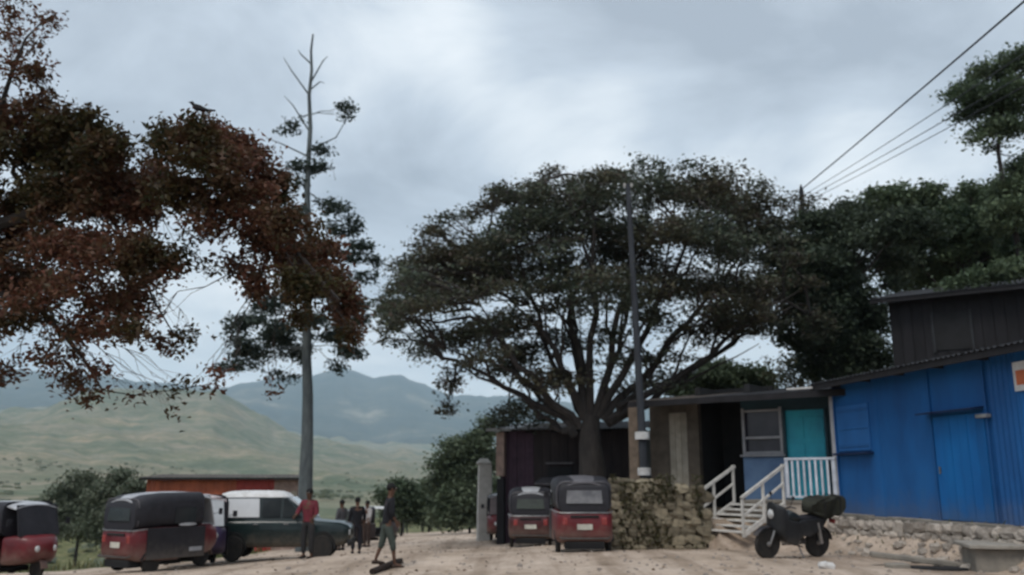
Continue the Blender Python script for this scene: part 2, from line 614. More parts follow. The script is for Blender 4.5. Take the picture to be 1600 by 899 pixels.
def terrain_material(name, near=True, far=False):
    m = bpy.data.materials.new(name)
    m.use_nodes = True
    t = m.node_tree
    LK = t.links.new
    b = t.nodes['Principled BSDF']
    b.inputs['Roughness'].default_value = .95
    b.inputs['Specular IOR Level'].default_value = .15
    g = N(t, 'ShaderNodeNewGeometry')

    def noise(scale, detail=5, rough=.6):
        n = N(t, 'ShaderNodeTexNoise')
        setin(n, Scale=scale, Detail=float(detail), Roughness=rough)
        LK(g.outputs['Position'], n.inputs['Vector'])
        return n.outputs['Fac']

    def ramp(fac, stops):
        rp = N(t, 'ShaderNodeValToRGB')
        els = rp.color_ramp.elements
        els[0].position, els[0].color = stops[0][0], (*stops[0][1], 1)
        els[1].position, els[1].color = stops[-1][0], (*stops[-1][1], 1)
        for p_, c_ in stops[1:-1]:
            ee = els.new(p_); ee.color = (*c_, 1)
        LK(fac, rp.inputs[0])
        return rp.outputs[0]

    def mix(fac, a_, b_, mode='MIX'):
        mx = N(t, 'ShaderNodeMix', data_type='RGBA', blend_type=mode)
        if hasattr(fac, 'default_value') or not isinstance(fac, float):
            LK(fac, mx.inputs[0])
        else:
            mx.inputs[0].default_value = fac
        LK(a_, mx.inputs[6]); LK(b_, mx.inputs[7])
        return mx.outputs[2]

    if near:
        dirt = ramp(noise(.35, 6, .65), [(.30, (.33, .262, .205)), (.5, (.43, .345, .28)), (.68, (.51, .42, .35))])
        speck = ramp(noise(7, 6, .7), [(.30, (.72, .70, .68)), (.52, (1, 1, 1)), (.75, (1.12, 1.1, 1.08))])
        dirt = mix(1.0, dirt, speck, 'MULTIPLY')
        stain = ramp(noise(.9, 4), [(.34, (.58, .55, .51)), (.46, (1, 1, 1))])
        dirt = mix(.7, dirt, stain, 'MULTIPLY')
        mpt = N(t, 'ShaderNodeMapping'); mpt.inputs['Scale'].default_value = (1.6, .09, 1); mpt.inputs['Rotation'].default_value = (0, 0, .1)
        LK(g.outputs['Position'], mpt.inputs[0])
        tk = N(t, 'ShaderNodeTexNoise'); setin(tk, Scale=1.0, Detail=5.0, Roughness=.6); LK(mpt.outputs[0], tk.inputs['Vector'])
        dirt = mix(.8, dirt, ramp(tk.outputs['Fac'], [(.38, (.66, .63, .59)), (.48, (1, 1, 1)), (.62, (1.12, 1.11, 1.09))]), 'MULTIPLY')
        grass = ramp(noise(1.4, 6, .7), [(.3, (.06, .075, .035)), (.5, (.12, .125, .06)), (.7, (.21, .18, .10))])
        at = N(t, 'ShaderNodeAttribute', attribute_name='grass')
        n1 = noise(1.1, 5)
        ad = N(t, 'ShaderNodeMath', operation='ADD'); LK(at.outputs['Fac'], ad.inputs[0]); LK(n1, ad.inputs[1])
        mr = N(t, 'ShaderNodeMapRange', interpolation_type='SMOOTHSTEP')
        mr.inputs['From Min'].default_value = .92; mr.inputs['From Max'].default_value = 1.12
        LK(ad.outputs[0], mr.inputs['Value'])
        LK(mix(mr.outputs[0], dirt, grass), b.inputs['Base Color'])
        bp = N(t, 'ShaderNodeBump'); bp.inputs['Strength'].default_value = .6; bp.inputs['Distance'].default_value = .05
        LK(noise(9, 8, .7), bp.inputs['Height']); LK(bp.outputs[0], b.inputs['Normal'])
    else:
        if far:
            base = ramp(noise(.0022, 7, .65), [(.34, (.03, .042, .04)), (.5, (.05, .06, .055)), (.60, (.085, .085, .07)), (.70, (.25, .22, .18))])
        else:
            base = ramp(noise(.0050, 8, .68), [(.34, (.115, .135, .10)), (.45, (.17, .18, .135)), (.54, (.25, .225, .18)), (.61, (.17, .175, .13)), (.72, (.36, .30, .24))])
        # field parcels follow the slope: long in one direction, thin in the other
        mp = N(t, 'ShaderNodeMapping'); mp.inputs['Scale'].default_value = (.0045, .0016, .02); mp.inputs['Rotation'].default_value = (0, 0, .4)
        LK(g.outputs['Position'], mp.inputs[0])
        wn = N(t, 'ShaderNodeTexNoise'); setin(wn, Scale=3.0, Detail=4.0); LK(mp.outputs[0], wn.inputs['Vector'])
        wa = N(t, 'ShaderNodeVectorMath', operation='MULTIPLY_ADD'); LK(wn.outputs['Color'], wa.inputs[0]); wa.inputs[1].default_value = (.5, .5, .5); LK(mp.outputs[0], wa.inputs[2])
        vo = N(t, 'ShaderNodeTexVoronoi'); setin(vo, Scale=2.2, Randomness=1.0); LK(wa.outputs[0], vo.inputs['Vector'])
        fld = ramp(vo.outputs['Color'], [(.1, (.72, .80, .72)), (.5, (.96, .95, .92)), (.9, (1.28, 1.12, 1.0))])
        base = mix(.8 if not far else .45, base, fld, 'MULTIPLY')
        bush = ramp(noise(.03, 7, .75), [(.44, (1.08, 1.05, 1.0)), (.54, (.55, .66, .56)), (.66, (.85, .9, .82))])
        base = mix(.75, base, bush, 'MULTIPLY')
        LK(base, b.inputs['Base Color'])
        bp = N(t, 'ShaderNodeBump'); bp.inputs['Strength'].default_value = .8; bp.inputs['Distance'].default_value = 6
        LK(noise(.03, 6, .7), bp.inputs['Height']); LK(bp.outputs[0], b.inputs['Normal'])
    return m


def build_terrain():
    az = np.concatenate([np.arange(-180, -50, 3.0), np.arange(-50, 48, .22), np.arange(48, 180, 3.0)])
    az = np.radians(az)
    rs = np.concatenate([[.05], np.exp(np.linspace(math.log(1.0), math.log(10800), 420))])
    A, RR = np.meshgrid(az, rs)
    X = RR * np.sin(A); Y = RR * np.cos(A)
    Z = height(X, Y)
    na, nr = len(az), len(rs)
    V = np.stack([X, Y, Z], -1).reshape(-1, 3)
    ii = np.arange(nr - 1)[:, None] * na; jj = np.arange(na)[None, :]
    j2 = (jj + 1) % na
    F = np.stack([ii + jj, ii + j2, ii + na + j2, ii + na + jj], -1).reshape(-1, 4)
    rc = np.repeat(np.arange(nr - 1), na)
    k1 = int(np.searchsorted(rs, 170)); k2 = int(np.searchsorted(rs, 4600))
    gm = terrain_material('dirt_and_grass', True)
    mm_ = terrain_material('mountain_cover', False, True)
    hm = terrain_material('hill_cover', False)
    for nm, sel, mm in (('ground', rc < k1, gm), ('hills', (rc >= k1) & (rc < k2), hm), ('mountains', rc >= k2, mm_)):
        f = F[sel]
        used, inv = np.unique(f, return_inverse=True)
        me = np_mesh(nm, V[used], inv.reshape(-1, 4), mm)
        me.polygons.foreach_set('use_smooth', np.ones(len(me.polygons), bool))
        o = link(bpy.data.objects.new(nm, me))
        o['kind'] = 'structure'
        if nm == 'ground':
            v = V[used]
            x, y = v[:, 0], v[:, 1]
            gr = sstep(-.3, 1.4, edge_left(y) - x + 1.4)
            dr = x - np.interp(y, [0, 12, 16, 20, 21.6, 24, 30, 36, 95, 140], [9.5, 9.6, 8.6, 7.8, 7.6, 2.4, 0.8, -.3, -2.9, -5])
            gr = np.maximum(gr, .45 * sstep(0, 1.2, dr) * (y > 10))
            gr = np.maximum(gr, .75 * sstep(0, 1.5, dr) * (y > 33))
            gr = np.maximum(gr, sstep(90, 105, y))
            at = me.attributes.new('grass', 'FLOAT', 'POINT')
            at.data.foreach_set('value', gr.astype(np.float32))


build_terrain()


# ================================================================== foliage
def leaf_quads(c, size, flat=.0, aspect=.5, seed=0):
    """four-sided leaves: c Nx3 centres"""
    r = np.random.default_rng(seed)
    n = len(c)
    a = r.normal(size=(n, 3)); a[:, 2] *= (1 - flat)
    a /= np.linalg.norm(a, axis=1, keepdims=True)
    nn = r.normal(size=(n, 3)); nn[:, 2] += flat * 2.0 + .4
    b = np.cross(nn, a)
    b /= np.linalg.norm(b, axis=1, keepdims=True) + 1e-9
    s = size * r.uniform(.45, 1.6, (n, 1))
    fold = np.cross(a, b) * s * .18
    v = np.empty((n, 4, 3))
    v[:, 0] = c - a * s * .5
    v[:, 1] = c + b * s * aspect * .5 + fold
    v[:, 2] = c + a * s * .5
    v[:, 3] = c - b * s * aspect * .5 + fold
    return v.reshape(-1, 3), np.arange(n * 4).reshape(-1, 4)


def clump_points(clumps, per_area, twig, leaf_n, depth_k=.8, seed=0, flatten=.6, spray=(.42, .16, .25), nspray=1.0):
    """clumps: (centre, rx, rz, density). Each clump is a handful of thin leafy sprays with air between them."""
    r = np.random.default_rng(seed)
    out = []
    sp_r, sp_t, tilt = spray
    allc = np.array([list(c[0]) for c in clumps])
    mid = allc.mean(0)
    for c, rx, rz, dens in clumps:
        n = max(4, int(per_area * dens * (rx * rz) ** .9 * 6))
        ns = max(2, int(nspray * 7 * (.5 + rz / max(rx, 1e-3))))
        d = r.normal(size=(ns, 3)); d /= np.linalg.norm(d, axis=1, keepdims=True)
        cen = d * (r.random((ns, 1)) ** .45) * np.array([[rx, rx * depth_k, rz]]) * .85
        rad = rx * sp_r * r.uniform(.6, 1.3, ns)
        outward = cen + np.array(c)[None] - mid[None]
        outward[:, 2] = 0
        outward /= np.linalg.norm(outward, axis=1, keepdims=True) + 1e-6
        k = r.integers(0, ns, n)
        ang = r.uniform(0, 2 * math.pi, n); q = r.random(n) ** .5
        off = np.stack([np.cos(ang) * q, np.sin(ang) * q, np.zeros(n)], -1) * rad[k][:, None]
        along = (off * outward[k]).sum(1)
        off[:, 2] += -along * tilt + r.normal(size=n) * sp_t * rad[k] + (q ** 2) * -.10 * rad[k]
        p = cen[k] + off + np.array(c)[None]
        m = r.poisson(leaf_n, n) + 2
        qq = np.repeat(p, m, axis=0)
        out.append(qq + r.normal(size=(len(qq), 3)) * twig * np.array([[1, 1, flatten]]))
    return np.concatenate(out)


def bent(a, b, sag=.0, n=5, wob=.06, r=None):
    a, b = Vector(a), Vector(b)
    r = r or random
    l = (b - a).length
    pts = []
    for i in range(n + 1):
        t = i / n
        p = a.lerp(b, t)
        p.z += sag * l * 4 * t * (1 - t)
        if 0 < i < n:
            p += Vector((r.uniform(-1, 1), r.uniform(-1, 1), r.uniform(-1, 1))) * wob * l
        pts.append(p)
    return pts


def make_tree(name, label, cat_group, base, clumps_px, D, leafmat, barkmat, trunk_pts, trunk_r, fork, leaf=.12, per_area=60, twig=.2,
              leaf_n=9, seed=1, limb_r=.09, depth_j=2.0, flat=.3, aspect=.5, limbs=True, sub=2, depth_k=.8, flatten=.6, cat='tree', spray=(.42, .16, .25), nspray=1.0, mains=None):
    """crown clumps given as photo position + radius in px, each at its own distance around D"""
    base = Vector(base)
    rr = random.Random(seed)
    root = thing(name, label, cat, base, 0, cat_group)
    cl = []
    for c in clumps_px:
        px, py, rx, ry = c[:4]
        dens = c[4] if len(c) > 4 else 1.0
        off = c[5] if len(c) > 5 else rr.uniform(-depth_j, depth_j)
        d = D + off
        p = P(px, py, d) - base
        k = d / FPX
        cl.append((p, rx * k, ry * k, dens))
    pts = clump_points(cl, per_area, twig, leaf_n, depth_k, seed=seed, flatten=flatten, spray=spray, nspray=nspray)
    v, f = leaf_quads(pts, leaf, flat, aspect, seed)
    o = link(bpy.data.objects.new('crown', np_mesh('crown', v, f, leafmat)), root)
    mb = MB()
    tp = [Vector(p) - base for p in trunk_pts]
    n = len(tp)
    mb.tube(tp, [trunk_r[0] + (trunk_r[1] - trunk_r[0]) * (i / (n - 1)) ** .6 for i in range(n)], 12)
    mb.build('trunk', barkmat, root, smooth=True)
    if limbs:
        ml = MB(); single = len(cl) <= 34
        fk = [Vector(p) - base for p in fork]
        if mains:                       # the main limbs fan out from the fork; the rest grow from them
            fk = []
            for (x0, y0), (x1, y1), dd in mains:
                a0 = P(x0, y0, D) - base; b0 = P(x1, y1, D + dd) - base
                md = a0.lerp(b0, .5) + Vector((0, 0, -.06 * (b0 - a0).length * (1 if abs(x1 - x0) > 60 else 0)))
                q = []
                for i_ in range(10):
                    t_ = i_ / 9
                    p_ = a0 * (1 - t_) ** 2 + md * 2 * t_ * (1 - t_) + b0 * t_ ** 2
                    q.append(p_ + Vector((rr.uniform(-.15, .15), rr.uniform(-.15, .15), rr.uniform(-.1, .1))) * (0 if i_ == 0 else 1))
                MB().tube(q, [.125 * (1 - t_ / 9) ** .8 + .016 for t_ in range(10)], 8).build('limb', barkmat, root, smooth=True)
                fk += q[3:]
                # forks off the main limb
                for f_ in (3, 5, 6):
                    dv = (b0 - a0)
                    tgt = q[f_] + Vector((dv.x * .35 + rr.uniform(-1.3, 1.3), rr.uniform(-1.3, 1.3), abs(dv.z) * .28 + rr.uniform(.1, .9)))
                    qq = bent(q[f_], tgt, .02, 5, .05, rr)
                    ml.tube(qq, [.06 * (1 - .8 * i_ / 5) for i_ in range(6)], 6)
                    fk += qq[2:]
        for c, rx, rz, dens in cl:
            a = min(fk, key=lambda q: (q - c).length + rr.uniform(0, .8))
            ln = (c - a).length
            r0 = min(trunk_r[1] * .75, limb_r * (.5 + ln * .12))
            path = bent(a, c, rr.uniform(-.02, .06), 6, .035, rr)
            if single: ml = MB()
            ml.tube(path, [r0 * (1 - .82 * i / 6) for i in range(7)], 6)
            # twigs inside the clump
            for s in range(sub):
                st = path[rr.choice([3, 4, 5])]
                ang = rr.uniform(0, 6.28)
                e_ = c + Vector((math.cos(ang) * rx, math.sin(ang) * rx * depth_k, rr.uniform(-.3, .8) * rz)) * rr.uniform(.6, 1.0)
                ml.tube(bent(st, e_, 0, 4, .06, rr), [r0 * .38 * (1 - .8 * i / 4) for i in range(5)], 5)
            if single: ml.build('limb', barkmat, root, smooth=True)
        if not single:
            o = ml.build('twigs', barkmat, root, smooth=True); o['kind'] = 'stuff'
    return root, cl


# ---- the big spreading tree in the middle
L_BIG = leaf_mat('dark_tree_leaves', [(.05, .066, .055), (.07, .093, .066), (.10, .118, .076), (.09, .084, .08)], (1.0, .78, .72), .35)
TB = Vector((2.55, 28.6, hz(2.55, 28.6) - .1))
big = [(1012, 268, 38, 30, .7, 0), (1010, 300, 75, 36), (905, 315, 80, 38), (850, 310, 45, 24), (1105, 305, 80, 42), (1185, 318, 60, 34), (1130, 280, 35, 22, .7), (940, 290, 45, 22),
       (1250, 320, 36, 30, .6), (820, 345, 70, 32), (770, 375, 65, 30), (735, 340, 28, 12, .4), (705, 405, 65, 30), (670, 380, 26, 14, .5), (640, 440, 48, 22), (615, 470, 26, 14, .7),
       (690, 470, 80, 28), (640, 500, 42, 12, .7), (760, 440, 90, 38), (840, 410, 90, 45), (920, 380, 90, 48), (1000, 370, 90, 46), (1090, 375, 90, 48),
       (1170, 390, 80, 44), (1235, 385, 55, 44), (880, 460, 80, 36), (960, 440, 80, 30, .7), (1040, 440, 80, 32, .7), (1130, 450, 80, 32, .8), (1210, 450, 60, 40), (1250, 450, 40, 50),
       (740, 520, 80, 20, 1.3), (680, 545, 50, 12, 1), (800, 500, 75, 28, 1.2), (820, 560, 62, 20, 1.3), (850, 590, 50, 16, 1.2), (780, 580, 40, 12, 1.1), (890, 530, 50, 22, .9), (750, 555, 50, 12, 1), (1140, 480, 60, 22, 1), (1000, 470, 50, 22, .8), (920, 430, 60, 26, .8),
       (1090, 520, 60, 16, .8), (1160, 505, 60, 18, .8), (1030, 500, 50, 18, .6), (960, 520, 45, 20, .5), (1010, 560, 30, 9, .5), (1060, 555, 45, 9, .5), (1215, 500, 45, 24),
       (704, 600, 17, 26, .9), (700, 635, 13, 14, .7), (815, 640, 42, 18), (790, 655, 28, 14), (850, 655, 30, 12, .6), (660, 525, 30, 8, .5), (720, 575, 24, 10, .5)]
_rb = random.Random(41)
for _ in range(46):      # looser sprays between the heavier ones
    a_ = _rb.uniform(math.pi * .98, math.pi * 2.02)
    q_ = _rb.random() ** .5
    big.append((945 + 325 * q_ * math.cos(a_), 500 + 215 * q_ * math.sin(a_), _rb.uniform(36, 65), _rb.uniform(10, 18), .42, _rb.uniform(-4, 4)))
for _ in range(60):      # wisps along the outline
    a_ = _rb.uniform(math.pi * .95, math.pi * 2.05)
    big.append((945 + 335 * math.cos(a_), 500 + 228 * math.sin(a_) + _rb.uniform(-10, 14), _rb.uniform(12, 26), _rb.uniform(6, 12), .8, _rb.uniform(-3, 3)))
for _ in range(16):      # thin leafy twigs low in the fork
    big.append((_rb.uniform(820, 1060), _rb.uniform(535, 615), _rb.uniform(22, 40), _rb.uniform(6, 12), .3, _rb.uniform(-2, 2)))
big = [tuple(list(c_[:4]) + [(c_[4] if len(c_) > 4 else 1.0) * _rb.uniform(.5, 1.0)] + list(c_[5:])) for c_ in big]
make_tree('spreading_tree', 'largest tree, dark spreading crown over the rickshaws at the roadside', None, TB, big, 28.6, L_BIG, M_BARK,
          [TB, P(926, 730, 28.6), P(922, 695, 28.6), P(922, 670, 28.6), P(925, 650, 28.6)], (.56, .26),
          [P(905, 650, 28.4), P(925, 640, 28.6), P(945, 650, 28.8), P(895, 668, 28.3), P(955, 655, 28.8), P(930, 560, 28.6)],
          leaf=.13, per_area=56, twig=.2, leaf_n=8, seed=3, limb_r=.07, depth_j=3.0, flat=.5, sub=4, flatten=.45, spray=(.55, .12, .28), nspray=1.2,
          mains=[((905, 668), (735, 480), -1.5), ((908, 660), (700, 545), .5), ((912, 655), (800, 390), -1), ((915, 655), (870, 330), 1), ((922, 650), (930, 300), -1), ((930, 650), (1010, 290), 1),
                 ((935, 652), (1095, 320), -1), ((940, 655), (1180, 370), 1), ((945, 658), (1230, 455), -1), ((900, 672), (800, 575), 1), ((948, 660), (1060, 530), -.5), ((950, 662), (1190, 500), 1.5),
                 ((920, 652), (885, 450), 2), ((936, 652), (990, 430), 2), ((898, 680), (830, 640), .5), ((915, 655), (820, 480), 2.2)])

# ---- tall thin tree on the left
L_TALL = leaf_mat('grey_green_leaves', [(.035, .05, .045), (.05, .07, .058), (.065, .085, .06)], (.75, .8, .82), .5)
T2 = G(480, 815, 20, 60)
T2 = Vector((ray(480, 760).x * 33, 33, hz(ray(480, 760).x * 33, 33) - .2))
tall = [(545, 168, 17, 9, .7, 0), (540, 180, 14, 6, .5, 0), (456, 195, 13, 9, .8, 0), (448, 205, 9, 5, .6, 0), (508, 232, 18, 7, .8, 0), (500, 262, 22, 10, .9, 0), (462, 262, 20, 9, .8, 0), (470, 285, 16, 7, .6, 0),
        (512, 322, 24, 8, .8, 0), (535, 328, 22, 9, .8, 0), (552, 352, 18, 15, .7, 0), (528, 360, 30, 9, .7, 0), (566, 388, 22, 13, .8, 0), (583, 408, 15, 9, .8, 0), (545, 400, 26, 10, .7, 0), (465, 330, 20, 8, .6, 0),
        (480, 440, 60, 26, .8), (430, 470, 46, 24, .9), (400, 505, 42, 18), (440, 520, 48, 20), (375, 535, 26, 12, .8), (410, 550, 44, 12), (455, 545, 36, 14, .9), (360, 575, 22, 7, .8), (395, 570, 24, 8, .7),
        (525, 520, 30, 18, .9), (545, 545, 26, 16, .8), (530, 575, 16, 10, .6), (560, 500, 18, 14, .8), (440, 585, 36, 7, .5), (480, 500, 30, 20, .8), (570, 430, 22, 12, .6), (560, 470, 20, 14, .7)]
trunkpath = [P(x_, y_, 33) for x_, y_ in ((477, 800), (478, 740), (480, 690), (481, 620), (479, 560), (480, 490), (483, 420), (481, 360), (480, 300), (482, 250), (485, 200), (483, 150), (487, 110), (486, 80), (489, 54))]
trunkpath[0].z = T2.z
root2, cl2 = make_tree('tall_thin_tree', 'tall thin straight tree with bare top, its trunk rising beside the red building', None, T2, tall, 33, L_TALL, M_BARKG,
                       trunkpath, (.30, .035), [P(480, y_, 33) for y_ in (180, 240, 300, 350, 400, 450, 500, 540)], leaf=.15, per_area=44, twig=.17, leaf_n=8,
                       seed=8, limb_r=.035, depth_j=1.4, flat=.4, sub=2)
mb = MB()
for (x0, y0, x1, y1, x2, y2) in [(484, 150, 455, 110, 443, 90), (483, 205, 458, 165, 444, 150), (485, 130, 505, 95, 512, 88), (483, 235, 525, 215, 548, 175), (482, 245, 440, 225, 415, 215),
                                 (486, 100, 470, 85, 466, 78), (485, 140, 500, 128, 507, 130), (482, 275, 520, 262, 524, 282), (481, 350, 530, 345, 556, 330), (481, 400, 550, 395, 586, 400)]:
    MB().tube([P(x0, y0, 33) - T2, P(x1, y1, 33.2) - T2, P(x2, y2, 33.3) - T2], [.038, .026, .010], 5).build('bare_branch', M_BARKG, root2, smooth=True)

# ---- brown-leaved tree whose boughs reach in from the left
L_BRN = leaf_mat('russet_leaves', [(.08, .036, .025), (.14, .052, .034), (.10, .06, .034), (.17, .078, .05), (.055, .05, .027)], (.40, .66, .42), .75, transl=.35)
LB = Vector((-9.6, 12.0, hz(-9.6, 12.0) - .1))
brn = [(-120, 240, 140, 70), (-30, 190, 80, 40), (50, 195, 75, 38), (120, 200, 60, 34), (165, 225, 50, 34), (80, 250, 90, 50), (180, 280, 65, 50), (120, 310, 100, 55), (215, 320, 60, 50),
       (270, 220, 42, 30, .9), (310, 205, 42, 26), (350, 215, 46, 26), (390, 245, 46, 32), (330, 250, 80, 40), (425, 290, 42, 38), (300, 300, 70, 40, .75), (380, 310, 66, 38, .8), (450, 345, 48, 40),
       (490, 400, 46, 36), (520, 445, 40, 34), (540, 485, 28, 28), (440, 400, 60, 38, .75), (480, 450, 50, 32, .85), (550, 520, 18, 20, .7), (400, 360, 60, 30, .6), (330, 350, 50, 28, .5),
       (30, 350, 90, 50), (130, 390, 110, 45), (220, 400, 60, 40, .9), (10, 430, 90, 40, .9), (100, 460, 90, 34, .8), (190, 460, 70, 32, .8), (280, 400, 40, 30, .45), (350, 420, 50, 26, .4), (400, 440, 40, 26, .5),
       (40, 510, 80, 26, .5), (130, 515, 60, 24, .5), (210, 515, 50, 20, .55), (255, 535, 40, 14, .4), (70, 560, 50, 18, .4), (110, 595, 36, 14, .55), (140, 615, 22, 10, .45), (10, 580, 40, 16, .4),
       (-40, 520, 60, 30, .5), (300, 520, 30, 10, .25), (205, 615, 30, 8, .15), (270, 605, 40, 8, .2), (325, 600, 30, 8, .25), (350, 585, 20, 6, .3), (270, 640, 20, 8, .12), (425, 610, 8, 10, .12), (160, 580, 30, 10, .3),
       (30, 60, 40, 24, .25), (70, 30, 30, 20, .18), (20, 20, 40, 20, .25), (60, 110, 24, 24, .5), (10, 100, 40, 24, .25), (75, 145, 16, 14, .4), (250, 270, 40, 30, .6), (470, 500, 24, 20, .5)]
brn = [tuple(list(c[:4]) + [c[4] if len(c) > 4 else 1.0]) for c in brn]
rootL, clL = make_tree('russet_leaved_tree', 'tree with russet brown leaves reaching in over the parked vehicles', None, LB, brn, 11.0, L_BRN, M_BARK,
                       [LB, LB + Vector((.3, .1, 1.8)), LB + Vector((.9, 0, 3.4)), P(-150, 420, 11.5)], (.32, .2),
                       [P(-150, 420, 11.4), P(0, 330, 11.2), P(140, 330, 11.0), P(240, 300, 11.0), P(340, 290, 10.9), P(430, 380, 10.9), P(60, 480, 11.2), P(20, 120, 11.3)],
                       leaf=.07, per_area=265, twig=.07, leaf_n=6, seed=21, limb_r=.014, depth_j=.9, flat=.2, sub=6, depth_k=1.0, flatten=.9, spray=(.38, .28, .5), nspray=1.4)
mb = MB()
for pts, r0 in [([(-150, 420), (-60, 370), (60, 330), (160, 320), (250, 290), (340, 280), (400, 320), (460, 390), (530, 470)], .085),
                ([(-150, 420), (-70, 300), (-10, 200), (20, 110), (40, 60)], .06), ([(-150, 420), (-20, 450), (70, 490), (130, 560), (160, 610)], .05),
                ([(60, 330), (20, 270), (30, 215), (80, 190)], .04), ([(160, 320), (210, 400), (240, 470), (270, 520)], .03), ([(340, 280), (320, 240), (315, 200)], .025),
                ([(40, 60), (70, 30), (98, 42)], .014), ([(160, 610), (210, 618), (270, 610), (330, 600), (360, 570)], .008), ([(20, 110), (60, 105), (78, 150)], .015)]:
    wp = [P(x, y, 11.1 + .15 * math.sin(i * 1.3)) - LB for i, (x, y) in enumerate(pts)]
    MB().tube(wp, [r0 * (1 - .75 * i / (len(wp) - 1)) for i in range(len(wp))], 7).build('bough', M_BARK, rootL, smooth=True)

# ---- bird on its crown
_cr = [c_ for c_ in rootL.children if c_.name.startswith('crown')][0]
_co = np.empty(len(_cr.data.vertices) * 3, np.float32); _cr.data.vertices.foreach_get('co', _co)
_co = _co.reshape(-1, 3) + np.array(LB)[None]
_dx = np.abs(_co[:, 0] / _co[:, 1] - ray(314, 180).x)
_sel = _co[(_dx < .006)]
_el = (_sel[:, 2] - EYE) / _sel[:, 1]
bp_ = Vector([float(q_) for q_ in _sel[np.argsort(_el)[int(len(_el) * .991)]]])       # perched on the topmost leaves
bird = thing('bird', 'dark bird perched on top of the russet crown', 'bird', bp_, R(-80))
bird.scale = (.85,) * 3
bird.rotation_euler = (R(24), 0, R(100))
mb = MB()
mb.loft([[Vector((math.cos(a) * r_ * .8, y_, z_ + math.sin(a) * r_)) for a in np.linspace(0, 2 * math.pi, 9)[:-1]] for (y_, z_, r_) in
         [(-.13, .155, .012), (-.06, .14, .018), (-.02, .12, .036), (.04, .10, .045), (.09, .10, .038), (.125, .125, .026), (.15, .14, .028), (.175, .135, .014), (.20, .125, .003)]])
mb.loft([[Vector((x, y_, z_)) for x, z_ in ((-w_, zz), (w_, zz), (w_, zz + .008), (-w_, zz + .008))] for y_, w_, zz in [(-.04, .02, .128), (-.15, .03, .165), (-.19, .026, .18)]])
mb.tube([(.012, .04, .07), (.014, .05, 0)], .004, 5); mb.tube([(-.012, .04, .07), (-.014, .05, 0)], .004, 5)
mb.build('body', mat('black_feathers', (.012, .012, .014), (.02, .02, .022), 20, .7), bird, smooth=True)
for s in (-1, 1):
    mb = MB()
    mb.loft([[Vector((s * (.035 + k), y_, z_)) for k, z_ in ((0, zz), (.01, zz), (.008, zz + h), (0, zz + h))] for y_, zz, h in [(.09, .095, .04), (.02, .10, .05), (-.06, .115, .03), (-.12, .14, .008)]])
    mb.build('wing', _cache['black_feathers'], bird)

# ---- trees behind the houses
L_MID = leaf_mat('mid_green_leaves', [(.08, .11, .07), (.11, .15, .085), (.14, .18, .10)], (.55, .62, .6), .5)
L_DK = leaf_mat('deep_green_leaves', [(.045, .06, .046), (.06, .08, .054), (.08, .105, .062)], (.8, .85, .85), .4)
L_PALEG = leaf_mat('soft_green_leaves', [(.05, .075, .045), (.075, .10, .055), (.09, .12, .07)], (.75, .8, .75), .3)


def base_at(px, D, dz=-.1):
    x = ray(px, 700).x * D
    return Vector((x, D, hz(x, D) + dz))


b_ = base_at(1310, 30)
make_tree('shade_tree', 'very dark tree between the largest crown and the dark upper house', None, b_,
          [(1290, 390, 60, 40), (1330, 370, 50, 32, .9), (1300, 440, 60, 44), (1345, 490, 44, 36), (1290, 500, 56, 44), (1260, 440, 46, 40), (1330, 545, 44, 34), (1285, 560, 40, 30), (1375, 555, 22, 24, .7),
           (1365, 480, 22, 30, .6), (1400, 400, 40, 24), (1385, 365, 44, 26), (1240, 530, 34, 26, .6), (1400, 440, 24, 10, .6), (1310, 340, 50, 24), (1350, 410, 60, 30), (1290, 350, 40, 24), (1420, 350, 50, 26), (1300, 530, 70, 30), (1340, 580, 60, 20), (1270, 410, 60, 30)],
          30, L_DK, M_BARK, [b_, P(1308, 640, 30), P(1305, 560, 30), P(1300, 480, 30)], (.3, .14), [P(1305, 560, 30), P(1300, 480, 30)], leaf=.15, per_area=70, twig=.22, leaf_n=8, seed=31, limb_r=.08, depth_j=1.5)
b_ = base_at(1500, 34)
make_tree('broad_green_tree', 'broad green tree rising above the dark upper house', None, b_,
          [(1380, 310, 34, 18, .8), (1360, 325, 40, 16, .7), (1440, 320, 55, 28), (1500, 318, 50, 24), (1550, 320, 50, 30), (1420, 355, 60, 30), (1490, 370, 70, 40), (1570, 380, 70, 44), (1440, 410, 60, 30), (1620, 340, 60, 44),
           (1510, 425, 80, 30), (1660, 420, 70, 60), (1400, 385, 40, 22), (1580, 430, 60, 40), (1690, 320, 60, 50), (1470, 345, 70, 30), (1530, 360, 80, 36), (1410, 340, 60, 26), (1600, 390, 80, 44), (1470, 430, 90, 30), (1560, 410, 90, 40), (1400, 300, 14, 14, .8), (1455, 300, 22, 12, .8), (1520, 300, 18, 10, .8), (1575, 300, 24, 16)],
          34, L_MID, M_BARK, [b_, P(1500, 560, 34), P(1498, 480, 34), P(1500, 420, 34)], (.34, .16), [P(1500, 420, 34), P(1498, 480, 34)], leaf=.17, per_area=62, twig=.24, leaf_n=8, seed=32, limb_r=.08, depth_j=1.5)
b_ = base_at(1630, 29)
